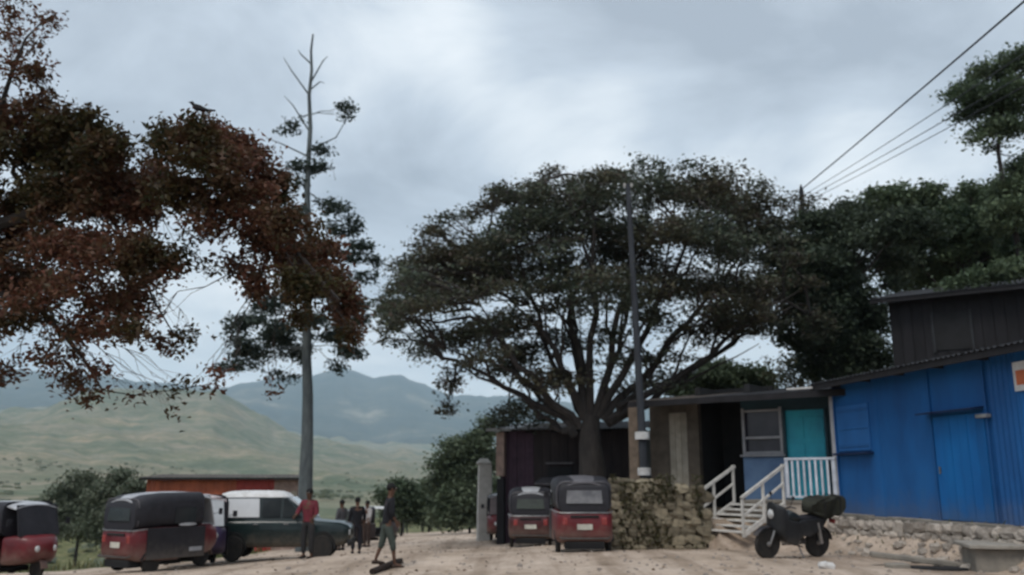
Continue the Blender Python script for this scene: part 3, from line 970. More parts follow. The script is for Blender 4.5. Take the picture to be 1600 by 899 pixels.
make_tree('slender_tree', 'slender tree with airy crown high above the blue house, beside the cables', None, b_,
          [(1590, 90, 26, 18, .7), (1530, 110, 30, 16, .8), (1510, 140, 28, 14, .9), (1545, 145, 44, 24), (1590, 130, 40, 26), (1520, 175, 32, 14, .9), (1570, 175, 40, 20), (1530, 215, 22, 10, .6), (1555, 225, 26, 9, .5), (1590, 205, 30, 18, .6),
           (1640, 140, 50, 40), (1620, 260, 44, 34), (1640, 330, 50, 44), (1600, 300, 30, 26), (1500, 150, 30, 12), (1575, 100, 40, 24), (1560, 150, 50, 20), (1575, 200, 40, 20), (1545, 200, 30, 14, .7), (1595, 330, 44, 34), (1570, 290, 26, 22), (1590, 260, 26, 22), (1560, 340, 30, 24), (1610, 290, 30, 30), (1580, 390, 50, 30), (1640, 400, 60, 34), (1600, 425, 50, 18, 1, -6), (1545, 428, 44, 14, .9, -5.6), (1500, 440, 34, 12, .7, -5.2)],
          29, L_MID, M_BARK, [b_, P(1612, 520, 29), P(1590, 380, 29), P(1568, 290, 29), P(1560, 240, 29), P(1562, 190, 29)], (.17, .05), [P(1560, 240, 29), P(1562, 190, 29), P(1568, 290, 29), P(1580, 340, 29), P(1600, 440, 29), P(1594, 400, 29), P(1560, 430, 23.5), P(1600, 445, 24)], leaf=.14, per_area=56, twig=.2, leaf_n=7, seed=33, limb_r=.035, depth_j=.8)
b_ = base_at(1140, 38)
make_tree('rounded_tree', 'low rounded green tree seen over the porch roof', None, b_,
          [(1130, 580, 42, 20), (1090, 592, 36, 16), (1170, 590, 40, 20), (1120, 605, 60, 20), (1180, 615, 40, 18), (1060, 610, 26, 14)], 38, L_PALEG, M_BARK,
          [b_, P(1135, 660, 38), P(1130, 610, 38)], (.2, .1), [P(1130, 612, 38)], leaf=.17, per_area=70, twig=.22, leaf_n=8, seed=34, limb_r=.04, depth_j=.8)
b_ = base_at(1245, 36)
make_tree('sparse_tree', 'sparse olive tree showing sky between its twigs, right of the low rounded tree', None, b_,
          [(1235, 565, 36, 12, .5), (1260, 585, 26, 12, .5), (1210, 585, 26, 9, .45), (1240, 600, 34, 10, .5), (1270, 560, 24, 14, .5)], 36, leaf_mat('olive_leaves', [(.06, .065, .035), (.09, .09, .05)], (.8, .8, .8), .5), M_BARK,
          [b_, P(1245, 650, 36), P(1243, 600, 36)], (.1, .05), [P(1243, 605, 36), P(1245, 640, 36)], leaf=.15, per_area=44, twig=.18, leaf_n=6, seed=35, limb_r=.035, depth_j=.6)
# trees and shrubs along the road where it drops away
L_RD = leaf_mat('roadside_leaves', [(.085, .11, .07), (.11, .14, .085), (.135, .165, .105)], (.7, .75, .7), .5)
for i, (nm, lab, px, D, cl, lm, lf) in enumerate([
    ('roadside_tree', 'green tree leaning over the road behind the pale gate pillar', 735, 62,
     [(745, 690, 24, 16), (720, 705, 30, 18), (755, 720, 26, 26), (705, 730, 30, 20), (730, 745, 36, 24), (690, 755, 24, 18), (720, 780, 34, 22), (762, 670, 14, 12, .7), (745, 800, 26, 18), (715, 812, 30, 12), (735, 770, 40, 24), (700, 795, 30, 16)], L_RD, .26),
    ('roadside_shrub', 'dark shrub at the roadside by the most distant walkers', 672, 86,
     [(670, 770, 26, 14), (650, 785, 20, 10), (690, 790, 26, 12), (715, 795, 18, 12), (665, 795, 22, 9), (655, 805, 26, 9), (690, 806, 30, 9), (680, 775, 40, 12)], L_RD, .3),
    ('verge_bush', 'loose grey green bush left of the red building', 190, 41,
     [(185, 752, 28, 14), (210, 765, 24, 14), (165, 775, 34, 16), (215, 785, 26, 12), (190, 790, 40, 14), (170, 810, 44, 16), (215, 812, 36, 16), (190, 830, 50, 14)], leaf_mat('verge_leaves', [(.09, .11, .075), (.12, .14, .095), (.15, .165, .12)], (.75, .8, .78), .6), .17),
    ('verge_bush', 'pale green bush between the two left rickshaws', 130, 46,
     [(130, 752, 30, 14), (105, 772, 28, 14), (145, 785, 34, 14), (110, 795, 40, 12), (130, 812, 50, 14), (150, 828, 44, 12), (95, 828, 40, 12)], leaf_mat('verge_leaves', [(.09, .11, .075), (.12, .14, .095), (.15, .165, .12)], (.75, .8, .78), .6), .17),
    ('roadside_shrub', 'low green shrub behind the walking person', 630, 64,
     [(632, 765, 20, 12), (610, 775, 20, 10), (645, 785, 20, 10), (620, 795, 26, 8), (640, 803, 30, 9), (612, 806, 24, 8)], L_PALEG, .24),
]):
    b_ = base_at(px, D)
    make_tree(nm, lab, None, b_, cl, D, lm, M_BARK, [b_, P(px, 790, D), P(px, 770, D)], (.1, .05), [P(px, 775, D)], leaf=lf, per_area=38 if D < 50 else 40, twig=lf * 1.4, leaf_n=8, seed=50 + i,
              limb_r=.03, depth_j=.8, cat='tree' if 'tree' in nm else 'shrub', flatten=.8)

# ---- far woods: one mass
def far_wood():
    r = np.random.default_rng(77)
    oct_v = np.array([[1, 0, 0], [0, 1, 0], [-1, 0, 0], [0, -1, 0], [0, 0, 1], [.7, .7, .5], [-.7, .7, .5], [-.7, -.7, .5], [.7, -.7, .5], [0, 0, -.5]], float)
    quads = np.array([[0, 1, 5, 8], [1, 2, 6, 5], [2, 3, 7, 6], [3, 0, 8, 7], [5, 6, 4, 4], [7, 8, 4, 4], [6, 7, 4, 4], [8, 5, 4, 4]])
    quads = np.array([[0, 1, 5, 8], [1, 2, 6, 5], [2, 3, 7, 6], [3, 0, 8, 7], [5, 6, 7, 8]])
    V = []; F = []
    k = 0
    n = 0
    while n < 1100:
        a = R(r.uniform(-42, 34))
        rr_ = math.exp(r.uniform(math.log(110), math.log(800)))
        x, y = rr_ * math.sin(a), rr_ * math.cos(a)
        if x / y > -.03 and y < 260: continue
        if fbm(np.array([x * .02]), np.array([y * .02]), 3)[0] < r.uniform(.0, .35): continue
        s = r.uniform(.6, 1.7) * (1 + rr_ / 3000)
        z = hz(x, y)
        ang = r.uniform(0, 6.28)
        c, s_ = math.cos(ang), math.sin(ang)
        v = oct_v * np.array([[s, s, s * r.uniform(.7, 1.2)]]) * r.uniform(.75, 1.25, (10, 1))
        v = np.stack([v[:, 0] * c - v[:, 1] * s_ + x, v[:, 0] * s_ + v[:, 1] * c + y, v[:, 2] * 1.25 + z + s * .55], -1)
        V.append(v); F.append(quads + k); k += 10; n += 1
    me = np_mesh('far_wood', np.concatenate(V), np.concatenate(F), leaf_mat('far_leaves', [(.10, .115, .075), (.13, .145, .095), (.16, .17, .115)], (.8, .85, .8), .02))
    o = link(bpy.data.objects.new('far_wood', me))
    o['kind'] = 'stuff'


far_wood()


# ---- grass on the verges
def grass():
    r = np.random.default_rng(9)
    pts = []
    for _ in range(26000):
        a = r.random()
        if a < .62:
            y = r.uniform(21, 50); x = float(edge_left(np.array(y))) + r.uniform(-9, .6)
        elif a < .8:
            y = r.uniform(34, 92); x = np.interp(y, [34, 36, 95], [.3, -.3, -2.9]) + r.uniform(-.1, 3)
        else:
            y = r.uniform(13, 22); x = np.interp(y, [12, 16, 20, 22], [9.6, 8.6, 7.8, 7.6]) + r.uniform(-.1, 1.2)
            if r.random() < .7: continue
        pts.append((x, y))
    pts = np.array(pts)
    keep = fbm(pts[:, 0] * .6, pts[:, 1] * .6, 3) > r.uniform(-.4, .15, len(pts))
    pts = pts[keep]
    pts = pts[~((pts[:, 0] > 6) & (r.random(len(pts)) < .6))]
    z = height(pts[:, 0], pts[:, 1])
    n = len(pts)
    ang = r.uniform(0, 6.28, n); h = r.uniform(.08, .3, n) * np.where(pts[:, 0] > 6, .4, 1); wd = r.uniform(.012, .03, n)
    dx_, dy_ = np.cos(ang), np.sin(ang)
    lx, ly = r.normal(0, .08, n), r.normal(0, .08, n)
    v = np.empty((n, 4, 3))
    v[:, 0] = np.stack([pts[:, 0] - dx_ * wd, pts[:, 1] - dy_ * wd, z - .02], -1)
    v[:, 1] = np.stack([pts[:, 0] + dx_ * wd, pts[:, 1] + dy_ * wd, z - .02], -1)
    v[:, 2] = np.stack([pts[:, 0] + lx + dx_ * wd * .3, pts[:, 1] + ly + dy_ * wd * .3, z + h], -1)
    v[:, 3] = np.stack([pts[:, 0] + lx - dx_ * wd * .3, pts[:, 1] + ly - dy_ * wd * .3, z + h], -1)
    me = np_mesh('grass', v.reshape(-1, 3), np.arange(n * 4).reshape(-1, 4), leaf_mat('grass_blades', [(.07, .085, .035), (.12, .13, .06), (.2, .17, .09)], (.8, .85, .7), .5))
    o = link(bpy.data.objects.new('grass', me)); o['kind'] = 'stuff'


grass()


# ================================================================== rickshaws
def wheel(root, c, r=.22, wd=.1, rim=M_STEEL):
    mb = MB(); h = wd / 2
    mb.lathe_x(c, [(-h, r * .62), (-h, r * .9), (-h * .6, r), (h * .6, r), (h, r * .9), (h, r * .62)], 18)
    t_ = mb.build('wheel', M_RUBBER, root, smooth=True)
    mb = MB(); mb.lathe_x(c, [(-h * .7, r * .12), (-h * .8, r * .25), (-h * .45, r * .5), (-h * .8, r * .62), (h * .8, r * .62), (h * .45, r * .5), (h * .8, r * .25), (h * .7, r * .12)], 14)
    mb.build('rim', rim, t_, smooth=True)


def rickshaw(label, loc, rz, body=M_RED, roof=M_ROOFV, closed=False, plate=True, window=True, tilt=0.0, screen=None, sticker=False, scale=1.0, canopy=M_BLACK, window_mat=M_GLASS):
    root = thing('auto_rickshaw', label, 'auto rickshaw', loc, rz, 'three-wheeled auto rickshaws parked along the road')
    root.scale = (scale,) * 3
    root.rotation_euler = (0, tilt, rz)
    mb = MB()   # rear body tub
    mb.loft([rrect(.50, .40, .86, .10, -1.25), rrect(.58, .31, .92, .14, -1.20), rrect(.63, .26, .95, .12, -1.05), rrect(.66, .25, .96, .10, -.6), rrect(.66, .25, .96, .08, -.12), rrect(.64, .26, .95, .08, -.08)])
    mb.build('body', body, root, smooth=True)
    mb = MB(); mb.box((0, -1.0, .21), (.86, .4, .16)); mb.box((0, -.3, .2), (.7, 1.0, .12)); mb.build('undertray', M_DARK, root, bevel=.02)
    mb = MB()   # floor + sills
    mb.loft([rrect(.60, .31, .40, .03, -.08), rrect(.60, .31, .40, .03, .55)])
    mb.build('floor', M_DARK, root)
    mb = MB()   # front cowl
    mb.loft([rrect(.60, .33, .93, .08, .55), rrect(.58, .33, .96, .12, .72), rrect(.47, .36, .97, .16, .95), rrect(.36, .42, .92, .18, 1.12), rrect(.24, .50, .84, .16, 1.23), rrect(.14, .56, .76, .10, 1.27)])
    mb.build('front_cowl', body, root, smooth=True)
    e_ = .5 if closed else -.12
    mb = MB()   # canvas hood
    mb.loft([rrect(.55, .90, 1.44, .14, -1.215), rrect(.60, .90, 1.56, .18, -1.15), rrect(.63, .92, 1.64, .20, -.95), rrect(.645, .94, 1.69, .2, -.5), rrect(.64, .94, 1.70, .2, e_)])
    mb.build('canopy', canopy, root, smooth=True)
    mb = MB()   # roof cover
    lo = []
    for y_, hw, z_ in [(-1.19, .44, 1.555), (-.95, .53, 1.655), (-.5, .56, 1.705), (.1, .56, 1.715), (.5, .55, 1.70), (.78, .52, 1.64)]:
        lo.append([Vector((x_ * hw, y_, z_ - .09 * abs(x_) ** 2.5)) for x_ in np.linspace(-1, 1, 9)] + [Vector((x_ * hw, y_, z_ - .025 - .09 * abs(x_) ** 2.5)) for x_ in np.linspace(1, -1, 9)])
    mb.loft(lo)
    mb.build('roof', roof, root, smooth=True)
    if not closed:
        mb = MB(); mb.box((0, -.25, .62), (1.1, .5, .14)); mb.box((0, -.45, .95), (1.1, .12, .5)); mb.build('passenger_seat', M_BLACK, root, bevel=.03)
        mb = MB(); mb.box((0, .28, .66), (.5, .32, .12)); mb.box((0, .3, .48), (.44, .3, .3)); mb.build('driver_seat', M_BLACK, root, bevel=.03)
        for s in (-1, 1):
            mb = MB(); mb.tube([(s * .60, .52, .92), (s * .58, .62, 1.3), (s * .55, .74, 1.62)], .02, 6); mb.build('pillar', M_BLACK, root)
    else:
        for s in (-1, 1):
            mb = MB(); mb.box((s * .652, .0, 1.2), (.006, .55, .34)); mb.build('side_window', M_GLASS, root)
            mb = MB(); mb.box((s * .664, -.2 if sticker else .2, .62), (.02, 1.5 if sticker else .62, .66)); mb.build('side_curtain', M_BLACK, root, bevel=.009)
            if sticker and s > 0:
                mb = MB(); mb.loft([[Vector((.678, .05 + .24 * math.cos(a), 1.0 + .035 * math.sin(a))) for a in np.linspace(0, 6.283, 15)[:-1]], [Vector((.684, .05 + .23 * math.cos(a), 1.0 + .03 * math.sin(a))) for a in np.linspace(0, 6.283, 15)[:-1]]])
                mb.build('sticker', M_ROOFV, root)
                mb = MB(); mb.box((.682, .30, .46), (.012, .34, .09)); mb.build('sill_panel', M_ROOFV, root, bevel=.01)
    mb = MB(); mb.tube([(-.655, -.1, .935), (-.655, -.9, .935), (-.61, -1.17, .915), (-.5, -1.245, .90), (.5, -1.245, .90), (.61, -1.17, .915), (.655, -.9, .935), (.655, -.1, .935)], .016, 6); mb.build('trim_strip', M_STEEL, root, smooth=True)
    mb = MB(); mb.tube([Vector((p.x * 1.008, -1.155, p.z)) for p in rrect(.60, .93, 1.565, .18, 0)], .014, 5); mb.build('canopy_piping', M_GREYV, root, smooth=True)
    mb = MB(); mb.box((0, -1.26, .82), (.62, .02, .05)); mb.build('badge_strip', M_DARK, root, bevel=.006)
    # windscreen and its frame
    def slab(hw0, hw1, a, b, th):
        a, b = Vector(a), Vector(b)
        n_ = Vector((0, (b - a).z, -(b - a).y)).normalized() * th
        return MB().loft([[Vector((-hw0, a.y, a.z)), Vector((hw0, a.y, a.z)), Vector((hw0, a.y, a.z)) + n_, Vector((-hw0, a.y, a.z)) + n_],
                          [Vector((-hw1, b.y, b.z)), Vector((hw1, b.y, b.z)), Vector((hw1, b.y, b.z)) + n_, Vector((-hw1, b.y, b.z)) + n_]])
    slab(.47, .46, (0, .93, .98), (0, .755, 1.60), .012).build('windscreen', screen or (M_PGLASS if roof is M_ROOFV else M_GLASS), root)
    mb = MB()
    mb.tube([(-.49, .935, .96), (-.48, .76, 1.62), (.48, .76, 1.62), (.49, .935, .96), (-.49, .935, .96)], .018, 6)
    mb.build('windscreen_frame', M_ROOFV if (roof is M_ROOFV and screen is None) else M_BLACK, root)
    if window:
        slab(.40, .38, (0, -1.226, 1.10), (0, -1.205, 1.38), -.012).build('rear_window', window_mat, root)
    mb = MB(); mb.tube([(-.54, -1.24, .38), (-.5, -1.31, .36), (.5, -1.31, .36), (.54, -1.24, .38)], .022, 6); mb.build('rear_bumper', M_BLACK, root)
    if plate:
        mb = MB(); mb.box((0, -1.262, .60), (.34, .012, .12)); mb.build('number_plate', M_PLATE, root, bevel=.006)
    for s in (-1, 1):
        mb = MB(); mb.box((s * .43, -1.235, .72), (.12, .05, .17)); mb.build('tail_light', M_LAMPR, root, bevel=.02)
        mb = MB(); mb.ball((s * .20, 1.235, .68), .07, 10, 6, (1, .45, 1)); mb.build('headlight', M_LAMPW, root, smooth=True)
        mb = MB(); mb.tube([(s * .56, .82, 1.2), (s * .68, .9, 1.24)], .008, 5); mb.box((s * .72, .9, 1.26), (.10, .03, .14)); mb.build('mirror', M_BLACK, root, bevel=.01)
        mb = MB()
        mb.loft([[Vector((s * x_, -.75 + .30 * math.cos(a), .22 + .30 * math.sin(a))) for x_ in (.47, .655)] + [Vector((s * x_, -.75 + .27 * math.cos(a), .22 + .27 * math.sin(a))) for x_ in (.655, .47)] for a in np.linspace(.25, 2.9, 9)])
        mb.build('mudguard', M_DARK, root, smooth=True)
        wheel(root, (s * .56, -.75, .22))
    wheel(root, (0, .98, .22))
    mb = MB()
    mb.loft([[Vector((x_, .98 + .28 * math.cos(a), .22 + .28 * math.sin(a))) for x_ in (-.08, .08)] + [Vector((x_, .98 + .26 * math.cos(a), .22 + .26 * math.sin(a))) for x_ in (.08, -.08)] for a in np.linspace(.1, 2.7, 9)])
    mb.build('front_mudguard', body, root, smooth=True)
    return root


def at_ground(px, D, dz=0.0):
    x = ray(px, 840).x * D
    return Vector((x, D, hz(x, D) + dz))


rickshaw('red rickshaw with black hood cut off by the left edge, nearest the verge', at_ground(20, 21.3), R(-118), M_RED, M_ROOFV, closed=True, screen=M_BLACK)
rickshaw('dark hooded rickshaw with red tail panel and pale roof edge, beside the green car', at_ground(259, 20.9), R(-33), M_RED, M_ROOFV, closed=True, sticker=True)
rickshaw('rickshaw with pale pinkish roof half hidden between the sticker-sided rickshaw and the green car tail', at_ground(306, 23.75), R(-152), mat('violet_paint', (.04, .025, .07), (.03, .02, .05), 3, .4), mat('pinkish_vinyl', (.55, .46, .46), (.42, .35, .36), 3, .5), closed=True, screen=M_PGLASS, scale=1.06)
rickshaw('rickshaw parked rear-on with red tail panel, by the ochre stone wall', at_ground(906, 21.3), R(1), M_RED, M_GREYV, closed=True, window_mat=mat('grey_pane', (.20, .20, .21), (.10, .10, .11), 3, .2))
rickshaw('maroon rickshaw parked rear-on, left of the one by the stone wall', at_ground(830, 27.6), R(-2), M_DRED, M_ROOFV, closed=True, window_mat=mat('olive_glass', (.06, .07, .06), (.045, .05, .045), 3, .15))
rickshaw('small bright red rickshaw beside the pale gate pillar', at_ground(789, 33.0), R(176), M_RED, M_ROOFV, screen=mat('dusty_glass', (.16, .12, .12), (.10, .08, .08), 3, .2))
rickshaw('distant brown rickshaw with white roof between two standing people', at_ground(582, 44.0), R(-62), mat('brown_paint', (.05, .035, .035), (.035, .025, .025), 3, .5), M_WHITE)


# ================================================================== the green car
def green_car():
    loc = at_ground(440, 25.6)
    root = thing('parked_car', 'dark green estate car with pale roof parked across the verge', 'car', loc, R(-84))
    root.scale = (1, .89, 1.06)
    mb = MB()
    mb.loft([rrect(.74, .52, .90, .1, -2.12), rrect(.82, .42, .98, .12, -2.06), rrect(.86, .36, 1.03, .14, -1.7), rrect(.87, .34, 1.04, .14, -.6), rrect(.87, .34, 1.03, .14, .65), rrect(.86, .35, 1.00, .14, 1.1),
             rrect(.83, .37, .95, .14, 1.85), rrect(.76, .42, .88, .14, 2.1), rrect(.66, .46, .80, .1, 2.18)])
    mb.build('body', M_GREEN, root, smooth=True)
    def ring(z, hx, y0, y1, r_=.1):
        pts = []
        for sx, sy, a0 in ((1, 1, 0), (-1, 1, 90), (-1, -1, 180), (1, -1, 270)):
            for k in range(4):
                a = R(a0 + 30 * k)
                pts.append(Vector((sx * (hx - r_) + r_ * math.cos(a), (y1 - r_ if sy > 0 else y0 + r_) + r_ * math.sin(a), z)))
        return pts
    MB().loft([ring(1.0, .83, -2.08, 1.12, .14), ring(1.30, .78, -1.98, .66, .16), ring(1.60, .71, -1.82, .22, .2)]).build('cabin', M_GREEN, root, smooth=True)
    MB().loft([ring(1.58, .722, -1.835, .255, .2), ring(1.67, .69, -1.76, .14, .2), ring(1.73, .58, -1.55, -.05, .2), ring(1.745, .38, -1.3, -.3, .2)]).build('roof', _cache.get('clean_white_paint') or M_WHITE, root, smooth=True)
    for s in (-1, 1):
        def pane(y0, y1, y2, y3, m, nm, out=.034):
            zs0, zs1 = 1.09, 1.55
            x0 = .83 - (.83 - .71) * (zs0 - 1) / .6 + out; x1 = .83 - (.83 - .71) * (zs1 - 1) / .6 + out
            a = [Vector((s * x0, y0, zs0)), Vector((s * x0, y1, zs0)), Vector((s * x1, y2, zs1)), Vector((s * x1, y3, zs1))]
            return MB().loft([a, [p - Vector((s * .03, 0, 0)) for p in a]]).build(nm, m, root)
        pane(-2.02, -.56, -.60, -1.86, mat('clean_white_paint', (.62, .63, .65), (.55, .56, .58), 2, .4, dust=(.9, 1.2, (.45, .42, .38), .3)), 'rear_side_panel')
        pane(-.50, .06, .06, -.50, M_GLASS, 'side_window')
        pane(.13, .70, .24, .13, M_GLASS, 'side_window')
        p_ = pane(-.36, .02, .0, -.36, M_PGLASS, 'window_reflection', .009) if False else None
        mb = MB(); mb.tube([(s * .80, .55, 1.10), (s * .93, .58, 1.14)], .012, 5); mb.box((s * .95, .56, 1.18), (.14, .06, .13)); mb.build('mirror', M_GREEN, root, bevel=.02)
        mb = MB(); mb.box((s * .885, .25, .92), (.02, .14, .03)); mb.build('door_handle', M_STEEL, root, bevel=.006)
        mb = MB(); mb.box((s * .885, -.65, .92), (.02, .14, .03)); mb.build('door_handle', M_STEEL, root, bevel=.006)
        mb = MB(); mb.box((s * .60, 2.14, .70), (.24, .06, .14)); mb.build('headlight', M_LAMPW, root, bevel=.02)
        mb = MB(); mb.box((s * .74, -2.09, .76), (.12, .05, .26)); mb.build('tail_light', M_LAMPR, root, bevel=.02)
        for y_ in (-1.30, 1.35):
            mb = MB()
            mb.loft([[Vector((s * x_, y_ + .40 * math.cos(a), .34 + .40 * math.sin(a))) for x_ in (.60, .885)] + [Vector((s * x_, y_ + .35 * math.cos(a), .34 + .35 * math.sin(a))) for x_ in (.885, .60)] for a in np.linspace(-.1, math.pi + .1, 13)])
            mb.build('wheel_arch', M_DARK, root, smooth=True)
            wheel(root, (s * .79, y_, .33), .33, .2)
    a = [Vector((-.70, 1.04, 1.06)), Vector((.70, 1.04, 1.06)), Vector((.60, .30, 1.56)), Vector((-.60, .30, 1.56))]
    o_ = Vector((0, .022, .022))
    MB().loft([[p + o_ for p in a], [p - o_ for p in a]]).build('windscreen', M_PGLASS, root)
    a = [Vector((-.62, -2.05, 1.10)), Vector((.62, -2.05, 1.10)), Vector((.58, -1.925, 1.54)), Vector((-.58, -1.925, 1.54))]
    o_ = Vector((0, -.014, 0))
    MB().loft([[p + o_ for p in a], [p - o_ for p in a]]).build('rear_window', M_GLASS, root)
    mb = MB(); mb.loft([rrect(.80, .36, .52, .06, 2.10), rrect(.80, .38, .50, .05, 2.24)]); mb.build('front_bumper', M_DARK, root, smooth=True)
    mb = MB(); mb.loft([rrect(.80, .40, .54, .06, -2.20), rrect(.80, .38, .56, .06, -2.08)]); mb.build('rear_bumper', M_DARK, root, smooth=True)
    mb = MB(); mb.box((0, 2.16, .68), (.8, .05, .14)); mb.build('grille', M_DARK, root, bevel=.01)


green_car()


# ================================================================== people
def skinned(name, joints, edges, radii, rootj, m, parent, extra=None, sub=1):
    names = list(joints)
    me = bpy.data.meshes.new(name)
    me.from_pydata([tuple(joints[n]) for n in names], [(names.index(a), names.index(b)) for a, b in edges], [])
    o = bpy.data.objects.new(name, me)
    COL.objects.link(o)
    sk = o.modifiers.new('skin', 'SKIN')
    sk.use_smooth_shade = True
    for i, n in enumerate(names):
        r_ = radii[n]
        me.skin_vertices[0].data[i].radius = r_ if hasattr(r_, '__len__') else (r_, r_)
        me.skin_vertices[0].data[i].use_root = (n == rootj)
    ss = o.modifiers.new('sub', 'SUBSURF'); ss.levels = sub; ss.render_levels = sub
    dg = bpy.context.evaluated_depsgraph_get()
    dg.update()
    nm = bpy.data.meshes.new_from_object(o.evaluated_get(dg))
    bpy.data.objects.remove(o)
    if extra is not None and extra.v:
        bm = bmesh.new(); bm.from_mesh(nm)
        vs = [bm.verts.new(v) for v in extra.v]
        for f in extra.f:
            try: bm.faces.new([vs[i] for i in f]).smooth = True
            except ValueError: pass
        bm.to_mesh(nm); bm.free()
    nm.materials.clear(); nm.materials.append(m)
    nm.name = name
    oo = bpy.data.objects.new(name, nm)
    return link(oo, parent)


def person(label, loc, rz, top, bottom, stride=.0, arms=((.0, .0), (.0, .0)), h=1.7, bare_shin=False, shoes=M_DARK, group=None, lift=0.0, detail=True, skirt=False):
    root = thing('person', label, 'person', loc, rz, group)
    k = h / 1.75
    V_ = lambda x, y, z: Vector((x, y, z)) * k
    st = stride
    J = {'pelvis': V_(0, 0, .95), 'belly': V_(0, .01, 1.1), 'chest': V_(0, .0, 1.32), 'neck': V_(0, 0, 1.48), 'head0': V_(0, .02, 1.56), 'head1': V_(0, .025, 1.66), 'head2': V_(0, .01, 1.72)}
    lean = .06 if st else .0
    for n in ('chest', 'neck', 'head0', 'head1', 'head2'):
        J[n] = J[n] + V_(0, lean, 0)
    for s, nm in ((1, 'R'), (-1, 'L')):
        f = st * s
        J['hip' + nm] = V_(.095 * s, 0, .90)
        if lift and s < 0:
            J['knee' + nm] = V_(.11 * s, .22, .52); J['ank' + nm] = V_(.10 * s, -.16, .30); J['toe' + nm] = V_(.10 * s, -.12, .14)
        else:
            J['knee' + nm] = V_(.11 * s, f * .5 + .02, .50); J['ank' + nm] = V_(.11 * s, f - .02, .08 + (.08 if f < 0 else 0)); J['toe' + nm] = V_(.13 * s, f + .14, .035 + (.02 if f < 0 else 0))
        fw, out_ = arms[0 if s > 0 else 1]
        J['sh' + nm] = V_(.19 * s, lean, 1.42)
        J['el' + nm] = V_((.25 + out_ * .1) * s, lean - st * s * .25 + fw * .12, 1.14 + max(0, fw) * .03)
        J['wr' + nm] = J['el' + nm] + V_(-.02 * s + out_ * -.1 * s, .04 + fw * .2, -.24 + fw * .2)
        d = (J['wr' + nm] - J['el' + nm]).normalized()
        J['ha' + nm] = J['wr' + nm] + d * .08 * k
    rb = {'pelvis': (.13, .10), 'belly': (.125, .09), 'chest': (.145, .10), 'neck': .052, 'head0': (.07, .08), 'head1': (.082, .095), 'head2': (.06, .07)}
    for nm in 'RL':
        rb.update({'hip' + nm: .085, 'knee' + nm: .055, 'ank' + nm: .038, 'toe' + nm: (.035, .03), 'sh' + nm: .055, 'el' + nm: .042, 'wr' + nm: .028, 'ha' + nm: (.038, .022)})
    rb = {n: (tuple(x * k for x in r_) if hasattr(r_, '__len__') else r_ * k) for n, r_ in rb.items()}
    E = [('pelvis', 'belly'), ('belly', 'chest'), ('chest', 'neck'), ('neck', 'head0'), ('head0', 'head1'), ('head1', 'head2')]
    for nm in 'RL':
        E += [('pelvis', 'hip' + nm), ('hip' + nm, 'knee' + nm), ('knee' + nm, 'ank' + nm), ('ank' + nm, 'toe' + nm), ('chest', 'sh' + nm), ('sh' + nm, 'el' + nm), ('el' + nm, 'wr' + nm), ('wr' + nm, 'ha' + nm)]
    ex = MB()
    if detail:
        for nm, s in (('R', 1), ('L', -1)):
            ha = J['ha' + nm]; d = (ha - J['wr' + nm]).normalized()
            side = Vector((0, 1, 0)) - d * d.y
            side.normalize()
            inn = d.cross(side) * s
            for q, (of, ln) in enumerate(((.030, .072), (.010, .082), (-.010, .076), (-.028, .06))):
                a = ha + side * of * k - d * .01
                b = a + d * ln * .55 * k + inn * .006
                c = b + d * ln * .45 * k + inn * .022
                ex.tube([a, b, c], [.0095 * k, .009 * k, .007 * k], 6)
            a = J['wr' + nm] + d * .03 * k + side * .03 * k
            ex.tube([a, a + side * .028 * k + d * .03 * k, a + side * .03 * k + d * .062 * k], [.011 * k, .0105 * k, .008 * k], 6)
        hc = J['head1']
        ex.tube([hc + V_(0, .088, .012), hc + V_(0, .108, -.012), hc + V_(0, .088, -.028)], [.008 * k, .016 * k, .01 * k], 6)      # nose
        for s in (-1, 1):
            ex.ball(hc + V_(.085 * s, -.005, -.01), .026 * k, 8, 5, (.35, .7, 1.1))                                             # ears
        ex.tube([hc + V_(-.028, .086, -.052), hc + V_(0, .094, -.054), hc + V_(.028, .086, -.052)], [.006 * k, .008 * k, .006 * k], 6)  # lips
    skinned('body', J, E, rb, 'pelvis', M_SKIN, root, ex)
    if detail:
        for s in (-1, 1):
            MB().ball(J['head1'] + V_(.032 * s, .085, .015), .011 * k, 8, 5).build('eye', mat('eye_white', (.5, .48, .45), (.4, .38, .35), 9, .3), root, smooth=True)
    # clothes follow the same joints
    hj = {n: J[n] for n in ('head0', 'head1', 'head2')}
    hair = MB()
    hair.ball(J['head1'] + V_(0, -.018, .035), .102 * k, 12, 8, (.92, 1.02, .92))
    hair.build('hair', M_HAIR, root, smooth=True)
    sj = {n: J[n] for n in ('pelvis', 'belly', 'chest', 'shR', 'shL', 'elR', 'elL')}
    sj['base'] = J['neck'].lerp(J['chest'], .25)
    sj['hem'] = J['pelvis'] + V_(0, 0, -.04)
    se = [('hem', 'pelvis'), ('pelvis', 'belly'), ('belly', 'chest'), ('chest', 'base')] + [e for n in 'RL' for e in (('chest', 'sh' + n), ('sh' + n, 'el' + n))]
    for n in 'RL':
        sj['cuff' + n] = J['el' + n].lerp(J['wr' + n], .55)
        se.append(('el' + n, 'cuff' + n))
    sr = {'hem': (.175, .125), 'pelvis': (.165, .125), 'belly': (.16, .115), 'chest': (.175, .125), 'base': (.085, .08), 'shR': .08, 'shL': .08, 'elR': .065, 'elL': .065, 'cuffR': .05, 'cuffL': .05}
    sr = {n: (tuple(x * k for x in r_) if hasattr(r_, '__len__') else r_ * k) for n, r_ in sr.items()}
    skinned('shirt', sj, se, sr, 'belly', top, root)
    tj = {'waist': J['pelvis'] + V_(0, 0, .06), 'pelvis': J['pelvis'], 'hipR': J['hipR'], 'hipL': J['hipL'], 'kneeR': J['kneeR'], 'kneeL': J['kneeL']}
